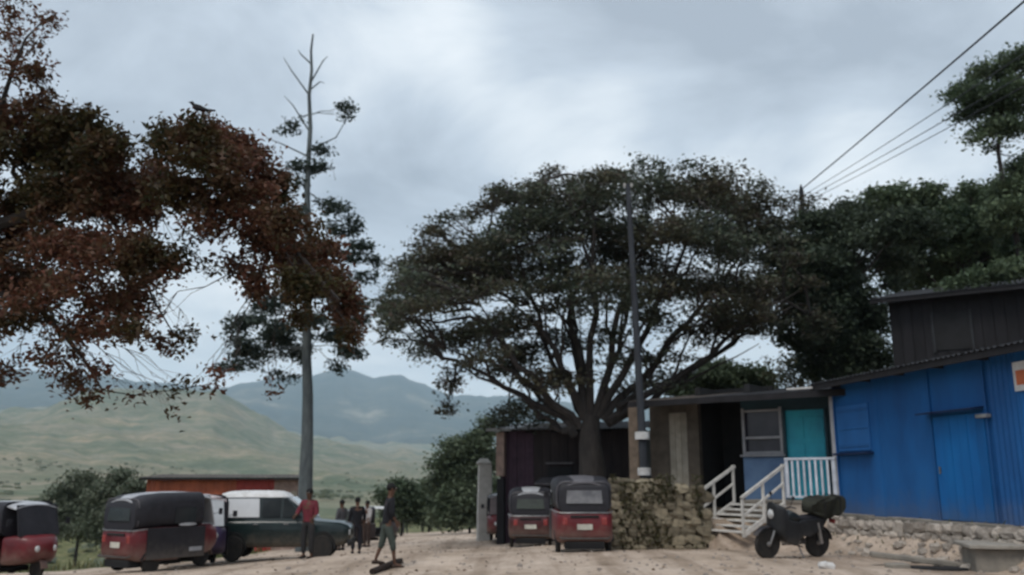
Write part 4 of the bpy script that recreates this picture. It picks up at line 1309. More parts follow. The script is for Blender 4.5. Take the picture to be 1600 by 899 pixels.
    te = [('waist', 'pelvis'), ('pelvis', 'hipR'), ('pelvis', 'hipL'), ('hipR', 'kneeR'), ('hipL', 'kneeL')]
    tr = {'waist': (.15, .115), 'pelvis': (.155, .12), 'hipR': .105, 'hipL': .105, 'kneeR': .082, 'kneeL': .082}
    for n in 'RL':
        tj['hem' + n] = J['knee' + n].lerp(J['ank' + n], .35 if bare_shin else .92)
        te.append(('knee' + n, 'hem' + n)); tr['hem' + n] = .066
    tr = {n: (tuple(x * k for x in r_) if hasattr(r_, '__len__') else r_ * k) for n, r_ in tr.items()}
    skinned('trousers', tj, te, tr, 'pelvis', bottom, root)
    for n in 'RL':
        a, b = J['ank' + n], J['toe' + n]
        d = (b - a); d.z = 0 if abs(d.z) < .12 else d.z
        if d.length < .01: d = Vector((0, .1, 0))
        q = b - d * .0
        mb = MB()
        dn = (b - a).normalized()
        z_ = Vector((0, 0, 1))
        if lift and n == 'L':
            mb.tube([a - Vector((0, .04, -.02)), a.lerp(b, .4), b, b + Vector((0, .03, -.06)) * k], [.045 * k, .052 * k, .05 * k, .03 * k], 8)
        else:
            mb.loft([[Vector((a.x + math.cos(t_) * w_ * k, a.y + o_ * k, a.z - .045 * k + z0 * k + math.sin(t_) * h_ * k)) for t_ in np.linspace(0, 2 * math.pi, 11)[:-1]] for o_, w_, h_, z0 in
                     [(-.075, .02, .02, .0), (-.06, .038, .04, .005), (-.0, .042, .05, .012), (.08, .046, .038, -.0), (.16, .048, .03, -.008), (.2, .034, .02, -.012), (.215, .01, .01, -.014)]])
        mb.build('shoe', shoes, root, smooth=True)
    return root


def pm(n, c): return mat(n, c, tuple(x * .7 for x in c), 6, .9, .3, 30)


person('person in dark red shirt standing beside the green car bonnet', at_ground(481, 23.6), R(165), pm('red_cloth', (.17, .028, .042)), pm('charcoal_cloth', (.035, .034, .036)), arms=((.8, .2), (.5, .1)), h=1.72)
person('person in black standing to the right of the green car', at_ground(557, 29.0), R(20), pm('black_cloth', (.014, .014, .018)), pm('dark_blue_cloth', (.02, .02, .028)), arms=((.2, .1), (.0, .0)), h=1.70)
person('person in black top and grey green trousers striding across the open yard', at_ground(604, 18.6), R(-70), _cache['black_cloth'], pm('grey_green_cloth', (.06, .075, .065)), stride=.19, arms=((.3, .0), (.3, .0)), h=1.64, bare_shin=True, shoes=mat('brown_leather', (.05, .03, .022), (.03, .02, .016), 6, .7))
person('person in grey jacket half hidden beyond the green car bonnet', at_ground(533, 31.5), R(60), pm('grey_cloth', (.09, .09, .10)), _cache['black_cloth'], arms=((.4, .1), (.1, .0)), h=1.66)
person('person in pale shirt standing by the distant brown rickshaw', at_ground(573, 33.5), R(140), pm('pale_cloth', (.42, .40, .40)), pm('brown_cloth', (.06, .04, .035)), arms=((.2, .1), (.6, .0)), h=1.62)
for px, D, col, lab, rz_ in [(621, 82, (.32, .33, .34), 'distant person in pale grey top, leftmost of those far down the road', 10), (633, 74, (.03, .03, .035), 'distant person in black next to the pale grey top', 170),
                             (660, 86, (.05, .05, .055), 'distant person in dark clothes before the dark shrub', 20), (672, 88, (.035, .035, .04), 'distant person in charcoal, right of the one in dark clothes', 200),
                             (686, 84, (.10, .03, .035), 'distant person in maroon far down the road', 0), (714, 78, (.42, .43, .40), 'distant person in near white by the verge', 190)]:
    person(lab, at_ground(px, D), R(rz_), pm('cloth_%d' % px, col), _cache['charcoal_cloth'], stride=.18, h=1.68, detail=False)

# ================================================================== the blue house
def wall_hit(px, py, o, t):
    """photo pixel -> (distance along a wall line, height)"""
    d = ray(px, py)
    # o + t*s = d*k  (xy)
    det = t.x * (-d.y) + d.x * t.y
    s = (-o[0] * (-d.y) + (-d.x) * o[1] * 1.0)
    # solve [t.x -d.x; t.y -d.y][s k] = [-ox; -oy]
    D_ = t.x * (-d.y) - (-d.x) * t.y
    s = ((-o[0]) * (-d.y) - (-d.x) * (-o[1])) / D_
    k = (t.x * (-o[1]) - t.y * (-o[0])) / D_
    return s, EYE + d.z * k


def blue_house():
    ang = math.atan2(BD.y, BD.x)
    root = thing('blue_house', 'blue painted sheet-walled house with lighter blue door on a rubble plinth', 'house', (BL[0], BL[1], 0), ang)
    Lw = 11.0
    o2 = (BL[0], BL[1])
    z0 = .98
    z1 = 4.15
    xd0 = wall_hit(1467, 730, o2, BD)[0]; xd1 = wall_hit(1551, 730, o2, BD)[0]
    zd1 = wall_hit(1505, 646, o2, BD)[1]
    xs0 = wall_hit(1312, 670, o2, BD)[0]; xs1 = wall_hit(1362, 670, o2, BD)[0]
    zs0 = wall_hit(1340, 705, o2, BD)[1]; zs1 = wall_hit(1340, 632, o2, BD)[1]
    # painted wall sheets, each nailed on with a small lap
    edges = [0.0, .85, 1.8, 2.75, xd0]
    x = xd1
    while x < Lw:
        edges2 = x
        x += .92
    spans = [(edges[i], edges[i + 1], z0, z1) for i in range(len(edges) - 1)]
    spans.append((xd0, xd1, zd1, z1))
    x = xd1
    while x < Lw - .1:
        spans.append((x, min(x + .92, Lw), z0, z1)); x += .92
    for i, (a, b, za, zb) in enumerate(spans):
        mb = MB()
        if a >= xd1 - .01:
            mb.corrugated((a, -.02 - .004 * (i % 2), za), (1, 0, 0), (0, 0, 1), (0, -1, 0), b - a + .012, zb - za, .14, .012, .006)
        else:
            mb.box(((a + b) / 2, -.012 - .006 * (i % 2), (za + zb) / 2), (b - a + .006, .03, zb - za))
        mb.build('wall_sheet', M_BLUE, root)
    mb = MB(); mb.box((Lw / 2, .09, (z0 + z1) / 2), (Lw, .12, z1 - z0 - .02)); mb.box((.06, 2.2, (z0 + z1) / 2), (.12, 4.1, z1 - z0 - .02)); mb.box((Lw - .06, 2.2, (z0 + z1) / 2), (.12, 4.1, z1 - z0 - .02)); mb.box((Lw / 2, 4.3, (z0 + z1) / 2), (Lw, .12, z1 - z0 - .02))
    mb.build('wall_core', M_BLUE, root)
    # battens
    for xb in (0.0, xd0 - .05, xd1 + .05):
        mb = MB(); mb.box((xb, -.05, (z0 + z1) / 2), (.07, .03, z1 - z0)); mb.build('batten', M_BLUE, root, bevel=.005)
    # door with boards
    nb = 6
    d_ = MB().box(((xd0 + xd1) / 2, -.02, (z0 + zd1) / 2), (xd1 - xd0 - .02, .03, zd1 - z0 - .02)).build('door', M_BLUED, root)
    wd = (xd1 - xd0 - .04) / nb
    for i in range(nb):
        MB().box((xd0 + .02 + wd * (i + .5), -.042 - .003 * (i % 2), (z0 + zd1) / 2), (wd - .008, .018, zd1 - z0 - .06)).build('board', M_BLUED, d_)
    MB().box((xd0 + .12, -.07, z0 + 1.0), (.03, .04, .14)).build('handle', M_STEEL, d_, bevel=.006)
    MB().box(((xd0 + xd1) / 2 - .1, -.16, zd1 + .06), (xd1 - xd0 + .15, .30, .035), Matrix.Rotation(R(8), 3, 'X')).build('door_hood', M_NAVY, root)
    MB().box((xd1 + .02, -.10, zd1 - .10), (.30, .12, .07)).build('meter_box', M_GALV, root, bevel=.01)
    # shutter and its sill
    sh = MB().box(((xs0 + xs1) / 2, -.05, (zs0 + zs1) / 2), (xs1 - xs0, .04, zs1 - zs0)).build('shutter', M_BLUEL, root, bevel=.006)
    for i in range(3):
        MB().box(((xs0 + xs1) / 2, -.076, zs0 + (zs1 - zs0) * (.12 + .38 * i)), (xs1 - xs0 - .04, .016, .06)).build('rail', M_BLUEL, sh)
    MB().box(((xs0 + xs1) / 2, -.11, zs0 - .06), (xs1 - xs0 + .12, .18, .05)).build('sill', M_NAVY, root, bevel=.006)
    # roof: dark sheets over rafters
    n = 12
    for i in range(n):
        a = -.25 + i * (Lw + .5) / n
        mb = MB()
        mb.corrugated((a, -.55, z1 - .02 - .003 * (i % 2)), (1, 0, 0), Vector((0, 1, .20)).normalized(), Vector((0, -.2, 1)).normalized(), (Lw + .5) / n + .03, 5.3, .15, .016, .005)
        mb.build('roof_sheet', M_DKROOF, root)
    mb = MB(); mb.box((Lw / 2, -.50, z1 - .10), (Lw + .5, .04, .14)); mb.build('fascia', M_DKWOOD, root)
    for i in range(9):
        MB().box((.3 + i * 1.3, -.23, z1 - .09), (.06, .5, .09)).build('rafter', M_DKWOOD, root)
    # sheet edge strip in front
    # sign by the right edge of the picture
    xs = wall_hit(1591, 590, o2, BD)[0]
    zt = wall_hit(1594, 566, o2, BD)[1]; zb = wall_hit(1594, 612, o2, BD)[1]
    sg = thing('sign_board', 'small white and orange sign board fixed high on the blue wall', 'sign', (0, 0, 0), 0)
    sg.location = Vector((BL[0], BL[1], 0)) + BD * xs + Vector((-BD.y, BD.x, 0)) * (-.09) + Vector((0, 0, zb)); sg.rotation_euler = (0, 0, ang)
    hh = zt - zb
    MB().box((.4, 0, hh / 2), (.8, .025, hh)).build('board', M_WHITE, sg, bevel=.004)
    MB().box((.42, -.016, hh * .45), (.7, .008, hh * .5)).build('painted_band', mat('orange_paint', (.5, .14, .06), (.4, .11, .05), 5, .6), sg)


blue_house()


# ---- dark upper house behind it
def dark_house():
    D = 24.5
    a = P(1396, 560, D); b = P(1660, 560, D - 2.2)
    t = (b - a); t.z = 0
    Lw = t.length; t.normalize()
    ang = math.atan2(t.y, t.x)
    zt = P(1396, 468, D).z
    root = thing('timber_house', 'very dark boarded upper house rising behind the blue house', 'house', (a.x, a.y, 1.0), ang)
    zb, zt_ = 0.0, zt - 1.0
    n = int(Lw / .28)
    for i in range(n):
        MB().box(((i + .5) * Lw / n, -.012 * (i % 2), (zb + zt_) / 2), (Lw / n - .012, .03, zt_ - zb)).build('board', M_DKWOOD, root)
    mb = MB(); mb.box((Lw / 2, .12, zt_ / 2), (Lw, .16, zt_)); mb.box((.09, 2.2, zt_ / 2), (.16, 4, zt_)); mb.box((Lw - .09, 2.2, zt_ / 2), (.16, 4, zt_)); mb.build('wall_core', M_DARK, root)
    w_ = MB().box((1.55, -.03, zt_ - 1.05), (.9, .03, 1.0)).build('window', M_DARK, root)
    MB().box((1.08, -.05, zt_ - 1.05), (.07, .05, 1.1)).build('frame', mat('weathered_grey', (.03, .033, .037), (.02, .02, .023), 5, .8), w_)
    MB().box((2.02, -.05, zt_ - 1.05), (.07, .05, 1.1)).build('frame', _cache['weathered_grey'], w_)
    MB().box((Lw / 2, -.06, .9 + zt_ * .42), (Lw, .08, .1)).build('ledge', mat('grey_brown_board', (.045, .04, .04), (.03, .027, .027), 4, .9), root)
    k = 9
    for i in range(k):
        mb = MB()
        mb.corrugated((-.4 + i * (Lw + .8) / k, -.5, zt_ - .05 - .003 * (i % 2)), (1, 0, 0), Vector((0, 1, .22)).normalized(), Vector((0, -.22, 1)).normalized(), (Lw + .8) / k + .03, 5.2, .15, .016, .005)
        mb.build('roof_sheet', M_DKROOF, root)
    MB().box((Lw / 2, -.46, zt_ - .1), (Lw + .8, .03, .14)).build('fascia', M_DKWOOD, root)


dark_house()


# ================================================================== teal house with porch
PT = (PORCH_A - PORCH_B).normalized()
PN = Vector((-PT.y, PT.x, 0))          # away from the road
PANG = math.atan2(PT.y, PT.x)
PORCH_Z = 1.28


def teal_house():
    Lw = (PORCH_A - PORCH_B).length
    back = 1.15
    wo = PORCH_B + PN * back
    root = thing('porch_house', 'low house with turquoise door, white framed window and a dark earthen left end', 'house', (PORCH_B.x, PORCH_B.y, 0), PANG)
    o2 = (wo.x, wo.y)
    H = lambda px, py: wall_hit(px, py, o2, PT)
    eo = (PORCH_B.x, PORCH_B.y)
    z1 = wall_hit(1200, 616, eo, PT)[1]
    xw0, xw1 = H(1163, 690)[0], H(1222, 690)[0]
    xd0, xd1 = H(1226, 690)[0], H(1294, 690)[0]
    xr = Lw + .75
    zw0, zw1 = H(1190, 708)[1], H(1190, 642)[1]
    zd1 = H(1260, 640)[1]
    fl = PORCH_Z
    xo0, xo1 = H(1092, 690)[0], H(1160, 690)[0]
    # wall pieces between openings
    def wall(x0, x1, za, zb, m, nm='wall'):
        return MB().box(((x0 + x1) / 2, back + .1, (za + zb) / 2), (x1 - x0, .2, zb - za)).build(nm, m, root)
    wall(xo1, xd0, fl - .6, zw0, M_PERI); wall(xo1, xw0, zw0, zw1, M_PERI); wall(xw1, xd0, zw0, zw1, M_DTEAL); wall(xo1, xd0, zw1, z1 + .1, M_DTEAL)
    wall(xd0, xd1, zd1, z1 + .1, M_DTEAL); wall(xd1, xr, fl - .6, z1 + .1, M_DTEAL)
    wall(xd0, xd1, fl - .6, fl, M_CONC)
    # earthen end, dark recess between
    xe0 = wall_hit(1016, 690, o2, PT)[0]
    xp0, xp1 = H(1046, 690)[0], H(1074, 690)[0]
    zp1 = H(1060, 645)[1]
    wall(xe0, xp0, .3, z1 + .1, M_MUD); wall(xp1, xo0, .3, z1 + .1, M_MUD); wall(xp0, xp1, zp1, z1 + .1, M_MUD)
    wall(xp0, xp1, .3, 1.0, M_MUD)
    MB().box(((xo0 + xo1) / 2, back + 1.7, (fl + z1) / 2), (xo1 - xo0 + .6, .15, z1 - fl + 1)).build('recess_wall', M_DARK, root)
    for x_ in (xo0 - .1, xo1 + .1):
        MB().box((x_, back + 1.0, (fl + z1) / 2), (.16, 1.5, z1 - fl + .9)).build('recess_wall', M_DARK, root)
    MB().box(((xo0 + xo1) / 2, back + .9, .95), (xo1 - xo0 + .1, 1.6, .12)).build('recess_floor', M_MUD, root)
    d = MB().box(((xp0 + xp1) / 2, back + .06, (1.0 + zp1) / 2), (xp1 - xp0 - .02, .06, zp1 - 1.0)).build('pale_door', M_PALE, root)
    for i in range(3):
        MB().box((xp0 + (xp1 - xp0) * (i + .5) / 3, back + .02, (1.0 + zp1) / 2), ((xp1 - xp0) / 3 - .014, .02, zp1 - 1.06)).build('board', M_PALE, d)
    # turquoise door
    d = MB().box(((xd0 + xd1) / 2, back + .08, (fl + zd1) / 2), (xd1 - xd0 - .02, .05, zd1 - fl - .01)).build('door', M_TEAL, root)
    for r_ in range(3):
        for c_ in range(2):
            MB().box((xd0 + (xd1 - xd0) * (.27 + .46 * c_), back + .045, fl + (zd1 - fl) * (.2 + .3 * r_)), ((xd1 - xd0) * .36, .02, (zd1 - fl) * .24)).build('panel', M_TEAL, d, bevel=.008)
    for x_ in (xd0 + .02, xd1 - .02):
        MB().box((x_, back - .02, (fl + zd1) / 2), (.07, .06, zd1 - fl)).build('door_frame', M_DTEAL, root)
    MB().box((xd0 + .12, back + .03, fl + 1.0), (.03, .05, .12)).build('handle', M_STEEL, d, bevel=.006)
    # window
    zm = zw0 + (zw1 - zw0) * .36
    wn = MB().box(((xw0 + xw1) / 2, back + .10, (zw0 + zw1) / 2), (xw1 - xw0, .02, zw1 - zw0)).build('window', mat('violet_grey_glass', (.06, .055, .075), (.04, .04, .055), 3, .15, spec=.5), root)
    WF = mat('window_white', (.36, .36, .38), (.26, .26, .28), 5, .6)
    for x_ in (xw0, xw1):
        MB().box((x_, back - .01, (zw0 + zw1) / 2), (.08, .07, zw1 - zw0 + .16)).build('frame', WF, wn, bevel=.006)
    for z_, h_ in ((zw0, .08), (zw1, .06), (zm, .07)):
        MB().box(((xw0 + xw1) / 2, back - .008, z_), (xw1 - xw0 - .084, .06, h_)).build('frame', WF, wn, bevel=.006)
    MB().box(((xw0 + xw1) / 2, back - .05, zw0 - .07), (xw1 - xw0 + .2, .14, .05)).build('sill', WF, wn, bevel=.006)
    # porch deck with boards
    xl = wall_hit(1160, 790, eo, PT)[0]
    for i in range(7):
        MB().box(((xl + xr) / 2, .08 + i * (back - .06) / 7, fl - .03), (xr - xl, (back - .06) / 7 - .01, .06)).build('deck_board', M_CONC, root)
    MB().box(((xl + xr) / 2, .14, (fl - .06 + .2) / 2), (xr - xl - .05, .2, fl - .26)).build('porch_footing', M_MORTAR, root)
    # porch posts
    for px in (1228, 1301):
        x_ = wall_hit(px, 690, eo, PT)[0]
        if px == 1301:
            MB().box((x_, .1, (fl + z1) / 2), (.09, .09, z1 - fl)).build('post', WF, root, bevel=.01)
    # railing
    xa, xb = wall_hit(1226, 750, eo, PT)[0], wall_hit(1306, 750, eo, PT)[0]
    zr = wall_hit(1265, 717, eo, PT)[1]
    RW = mat('railing_white', (.66, .69, .76), (.5, .53, .6), 5, .5)
    rl = MB().box(((xa + xb) / 2, .06, zr), (xb - xa, .07, .06)).build('railing', RW, root, bevel=.01)
    MB().box(((xa + xb) / 2, .06, fl + .09), (xb - xa - .01, .05, .05)).build('bottom_rail', RW, rl)
    nb = 9
    for i in range(nb):
        MB().box((xa + .05 + (xb - xa - .1) * i / (nb - 1), .06, (fl + .06 + zr) / 2), (.05 if 0 < i < nb - 1 else .09, .035, zr - fl - .1)).build('baluster', RW, rl)
    # roof
    k = 9
    x0, x1 = -.35, Lw + 1.0
    for i in range(k):
        mb = MB()
        w0 = (x1 - x0) / k
        mb.corrugated((x0 + i * w0, -.28, z1 - .01 - .003 * (i % 2)), (1, 0, 0), Vector((0, 1, .12)).normalized(), Vector((0, -.12, 1)).normalized(), w0 + .03, 5.6, .15, .016, .005)
        mb.build('roof_sheet', M_DKROOF if i > 2 else M_RUST, root)
    MB().box(((x0 + x1) / 2, -.26, z1 - .09), (x1 - x0, .04, .16)).build('fascia', M_DKWOOD, root)
    x_ = wall_hit(1254, 604, eo, PT)[0]
    MB().box((x_, -.2, z1 + .07), (.66, .12, .05)).build('roof_patch', M_WHITE, root, bevel=.008)
    # mud pillar at the left end
    MB().box((xe0 - .18, back * .55, (1.0 + z1) / 2 - .3), (.34, .34, z1 - .4), taper=.92).build('pillar', mat('brown_mud', (.17, .13, .10), (.11, .085, .065), 4, .95, .5, 15), root, bevel=.02)
    # far side and back
    mb = MB(); mb.box((Lw / 2, back + 4.0, (z1 + .8) / 2), (Lw + 1.2, .2, z1 + .3)); mb.box((xe0 + .1, back + 2.1, z1 / 2), (.2, 3.8, z1)); mb.build('back_wall', M_MUD, root)


teal_house()


# ---- white metal steps up to the porch
def steps():
    eo = (PORCH_B.x, PORCH_B.y)
    sx = wall_hit(1186, 785, eo, PT)[0]
    top = PORCH_B + PT * sx + Vector((0, 0, PORCH_Z))
    bx = ray(1122, 838)
    bot = G(1122, 840)
    d = bot - top; d.z = 0
    run = d.length; d.normalize()
    ang = math.atan2(d.y, d.x) - math.pi / 2     # local +y runs down the flight
    root = thing('porch_steps', 'white metal steps with two sloping handrails, leading up to the porch', 'steps', (top.x, top.y, bot.z), ang)
    H = PORCH_Z - bot.z
    W = .88
    n = 6
    SW = mat('step_white', (.70, .68, .64), (.5, .48, .45), 6, .6)
    for i in range(n):
        y_ = run * (i + .5) / n; z_ = H * (1 - (i + 1) / (n + 1))
        MB().box((0, y_, z_), (W * 2 - .08, run / n * .8, .045)).build('tread', SW, root, bevel=.006)
    for s in (-1, 1):
        MB().bar((s * W, 0, H - .08), (s * W, run, .06), .045, .12).build('stringer', SW, root)
        hr = MB().bar((s * W, -.05, H + .86), (s * W, run, .92), .07, .07).build('handrail', SW, root)
        MB().bar((s * W, .0, H + .42), (s * W, run, .48), .05, .05).build('mid_rail', SW, hr)
        for t_ in (0.0, .5, 1.0):
            z_ = H * (1 - t_)
            zb = z_ - .1 if t_ < 1 else 0
            MB().box((s * W, run * t_ + (.02 if t_ == 0 else -.02 if t_ == 1 else 0), (zb + z_ + .9) / 2), (.055, .055, z_ + .88 - zb)).build('post', SW, root)
    return root


steps()


# ================================================================== stones
def stone_meshes(m, n=8, seed=0):
    r = np.random.default_rng(seed)
    out = []
    for i in range(n):
        mb = MB()
        nu, nv = 7, 4
        vs = []
        for j in range(nv + 1):
            th = math.pi * j / nv
            for k in range(nu):
                a = 2 * math.pi * k / nu
                v = np.array([math.sin(th) * math.cos(a), math.sin(th) * math.sin(a), math.cos(th)])
                v = np.sign(v) * np.abs(v) ** .62 * (1 + r.normal(0, .15))
                vs.append(Vector(v * .5))
        mb.add(vs, [(j * nu + k, (j + 1) * nu + k, (j + 1) * nu + (k + 1) % nu, j * nu + (k + 1) % nu) for j in range(nv) for k in range(nu)])
        me = mb.mesh('stone', m, smooth=False)
        bm = bmesh.new(); bm.from_mesh(me); bmesh.ops.remove_doubles(bm, verts=bm.verts, dist=.02); bm.to_mesh(me); bm.free()
        out.append(me)
    return out


def stone_run(root, meshes, a, b, zf0, zf1, thick, sz, seed, lean=0.0):
    """courses of stones in the wall plane from a to b (local frame of root at origin)"""
    r = random.Random(seed)
    a, b = Vector(a), Vector(b)
    t = (b - a); Lw = t.length; t.normalize()
    n_ = Vector((t.y, -t.x, 0))
    ang = math.atan2(t.y, t.x)
    row = 0; done = False
    z = 0.0
    while not done:
        h = sz * r.uniform(.6, .95)
        x = -r.uniform(0, .1)
        done = True
        while x < Lw:
            wdt = sz * r.uniform(.8, 1.7)
            u = min(max((x + wdt / 2) / Lw, 0), 1)
            p0 = a + t * (x + wdt / 2)
            zb = zf0(u); zt = zf1(u)
            if zb + z < zt - .04:
                done = False
                hh = min(h, zt - zb - z + .05)
                o = bpy.data.objects.new('stone', r.choice(meshes))
                o.location = p0 + n_ * (thick * .5 - lean * z + r.uniform(-.03, .05)) + Vector((0, 0, zb + z + hh / 2))
                o.rotation_euler = (r.uniform(-.15, .15), r.uniform(-.12, .12), ang + r.uniform(-.15, .15))
                o.scale = (wdt * 1.06, thick * r.uniform(.9, 1.4), hh * 1.12)
                link(o, root)
            x += wdt * .98
        z += h * .95


# ochre stone wall beside the rickshaw
def ochre_wall():
    a = P(952, 800, 22.5); b = P(1094, 800, 23.0)
    a.z = b.z = 0
    root = thing('stone_wall', 'ochre rubble stone wall between the rear-on rickshaw and the white steps', 'wall', (0, 0, 0), 0)
    ms = stone_meshes(M_YSTONE, 8, 3)
    g0 = hz(a.x, a.y - .5) - .08; g1 = hz(b.x, b.y - .5) - .08
    zt0 = P(960, 748, 22.5).z; zt1 = P(1090, 760, 23.0).z
    t = (b - a).normalized(); n_ = Vector((-t.y, t.x, 0))
    mb = MB()
    mb.loft([[p + n_ * o_ + Vector((0, 0, z_)) for o_, z_ in ((.02, g - .2), (.45, g - .2), (.45, zt - .05), (.04, zt - .05))] for p, g, zt in ((a, g0, zt0), (b, g1, zt1))])
    mb.build('mortar_core', mat('ochre_mortar', (.10, .085, .055), (.06, .05, .035), 5, .95, .6, 18), root)
    stone_run(root, ms, a, b, lambda u: g0 + (g1 - g0) * u, lambda u: zt0 + (zt1 - zt0) * u + .05 * math.sin(u * 17), .16, .26, 4)
    # dry creeper over the wall
    r = np.random.default_rng(4)
    n = 3000
    u = r.random(n); v = r.random(n) ** .8
    pts = np.array([list(a.lerp(b, float(x))) for x in u])
    k = vnoise(u * 5 + 3, v * 4 + 1) > -.02
    pts[:, 2] = (g0 + (g1 - g0) * u) + ((zt0 + .12) - g0) * v
    off = np.array([list(-n_)]) * (.12 + .12 * r.random((n, 1)))
    pts = (pts + off)[k]
    vv, ff = leaf_quads(pts, .075, .2, .5, 5)
    o = link(bpy.data.objects.new('creeper', np_mesh('creeper', vv, ff, leaf_mat('dry_creeper', [(.075, .065, .03), (.11, .095, .045), (.06, .065, .028)], (.7, .75, .7), 1.5))), root)
    o['kind'] = 'stuff'


ochre_wall()


# rubble plinth under the blue house
def plinth():
    root = thing('rubble_plinth', 'rubble stone plinth and bank under the blue house', 'plinth', (0, 0, 0), 0)
    o = Vector((BL[0], BL[1], 0))
    n_ = Vector((BD.y, -BD.x, 0))    # towards the road
    if n_.x > 0: n_ = -n_
    a = o + n_ * .05; b = o + BD * 11 + n_ * .05
    ms = stone_meshes(M_STONE, 9, 6)
    # concrete cap, pieces of uneven length
    x = 0; r = random.Random(2)
    while x < 11:
        l = r.uniform(.7, 1.4)
        c = o + BD * (x + l / 2) + n_ * .06
        MB().box((c.x, c.y, .935 + r.uniform(-.02, .015)), (l - .02, .34, .11), Matrix.Rotation(math.atan2(BD.y, BD.x), 3, 'Z')).build('cap_slab', M_CONC, root, bevel=.015)
        x += l
    mb = MB()
    q = [o + BD * 0, o + BD * 11]
    mb.loft([[p + n_ * of + Vector((0, 0, z_)) for of, z_ in ((-.3, -.2), (.42, -.2), (.16, .88), (-.3, .88))] for p in q])
    mb.build('mortar_core', M_MORTAR, root)
    f0 = lambda u: hz(*(a.lerp(b, u) + n_ * .45).xy) - .06
    stone_run(root, ms, a + n_ * .28, b + n_ * .28, f0, lambda u: .90, .2, .24, 8, lean=.22)
    # loose stones fallen on the bank
    for i in range(70):
        s = r.uniform(0, 9.5); of = .55 + abs(r.gauss(0, .55))
        p = o + BD * s + n_ * of
        sz = r.uniform(.07, .24) * (1.2 - min(of, 1.5) * .4)
        st = bpy.data.objects.new('stone', r.choice(ms))
        st.location = (p.x, p.y, hz(p.x, p.y) + sz * .2); st.scale = (sz * 1.4, sz, sz * .8); st.rotation_euler = (r.uniform(-.3, .3), r.uniform(-.3, .3), r.uniform(0, 6))
        link(st, root)
    return ms


STM = plinth()

# culvert slab in the corner
p0 = G(1556, 893)
cv = thing('concrete_culvert', 'low concrete culvert with an opening painted dark, near the lower right corner', 'culvert', (p0.x, p0.y, p0.z - .05), R(-14))
MB().loft([[Vector((x, y, z)) for y, z in ((-.25, -.2), (.8, -.2), (.75, .42), (-.22, .42))] for x in (-.35, .2, 2.4)]).build('headwall', M_CONC, cv, bevel=.03)
MB().box((1.0, .28, .455), (2.9, 1.25, .07)).build('top_slab', mat('pale_concrete', (.36, .33, .29), (.26, .24, .21), 4, .95, .5, 20), cv, bevel=.015)
MB().box((-1.15, .55, .16), (1.55, .3, .09), Matrix.Rotation(R(6), 3, 'Y')).build('broken_slab', M_CONC, cv, bevel=.02)
MB().box((-.9, .25, .02), (1.0, .36, .10)).build('drain_shade_block', M_DARK, cv, bevel=.02)  # solid block, coloured near black to imitate the shade inside the drain
MB().box((-1.55, .1, .05), (.35, .3, .16), Matrix.Rotation(.4, 3, 'Z')).build('kerb_stone', M_CONC, cv, bevel=.03)

# loose stones on the yard
ms2 = stone_meshes(mat('yard_stone', (.36, .31, .27), (.22, .19, .17), 6, .95, .5, 20), 4, 12)
pb = MB()
r = random.Random(17)
for i in range(900):
    if r.random() < .5:
        px, py = r.uniform(0, 1600), r.uniform(838, 905)
        g = G(px, py)
    else:
        y_ = r.uniform(13, 60); x_ = r.uniform(-9, 7)
        g = Vector((x_, y_, hz(x_, y_)))
    s = r.uniform(.012, .045) * (1.8 if r.random() < .06 else 1)
    n = 5
    ring1 = [g + Vector((math.cos(a) * s * r.uniform(.8, 1.2), math.sin(a) * s * r.uniform(.8, 1.2), -s * .2)) for a in np.linspace(0, 6.28, n + 1)[:-1]]
    ring2 = [g + Vector((math.cos(a) * s * .6, math.sin(a) * s * .6, s * r.uniform(.5, .8))) for a in np.linspace(0.3, 6.58, n + 1)[:-1]]
    pb.loft([ring1, ring2])
o = pb.build('gravel', _cache['yard_stone'])
o['kind'] = 'stuff'

r_ = np.random.default_rng(23)
pts = np.stack([r_.uniform(-13, 9, 2600), r_.uniform(13, 42, 2600)], -1)
pts = pts[fbm(pts[:, 0] * .5, pts[:, 1] * .5, 3) > r_.uniform(-.1, .5, len(pts))]
zz_ = height(pts[:, 0], pts[:, 1]) + .012
vv, ff = leaf_quads(np.column_stack([pts, zz_]), .07, .96, .55, 4)
o = link(bpy.data.objects.new('fallen_leaves', np_mesh('fallen_leaves', vv, ff, leaf_mat('fallen_leaf', [(.12, .075, .045), (.2, .14, .09), (.08, .055, .035)], (.8, .8, .8), 1.0))))
o['kind'] = 'stuff'
# scraps on the ground
for lab, px, py, s, c in [('white plastic bag lying in front of the motorcycle', 1292, 889, .17, M_WHITE), ('white scrap lying on the grass between the left rickshaws', 143, 856, .12, M_WHITE)]:
    g = G(px, py)
    o = bpy.data.objects.new('plastic_bag', stone_meshes(c, 1, 99)[0])
    o.location = g + Vector((0, 0, s * .3)); o.scale = (s * 1.7, s * 1.1, s * .75)
    link(tagp(o, lab, 'litter'))

# brown plank lying in the foreground
g0 = G(592, 897); g1 = G(626, 881)
root = thing('wooden_log', 'dark brown split log lying on the yard at the bottom edge', 'log', g0)
d = g1 - g0
mb = MB(); mb.tube([Vector((-.12, -.1, .05)), d * .3 + Vector((0, 0, .07)), d * .7 + Vector((.01, 0, .075)), d + Vector((0, 0, .06))], [.06, .075, .07, .05], 9)
mb.build('log_body', mat('wet_wood', (.035, .022, .018), (.02, .014, .012), 5, .85, .6, 20), root, smooth=True)


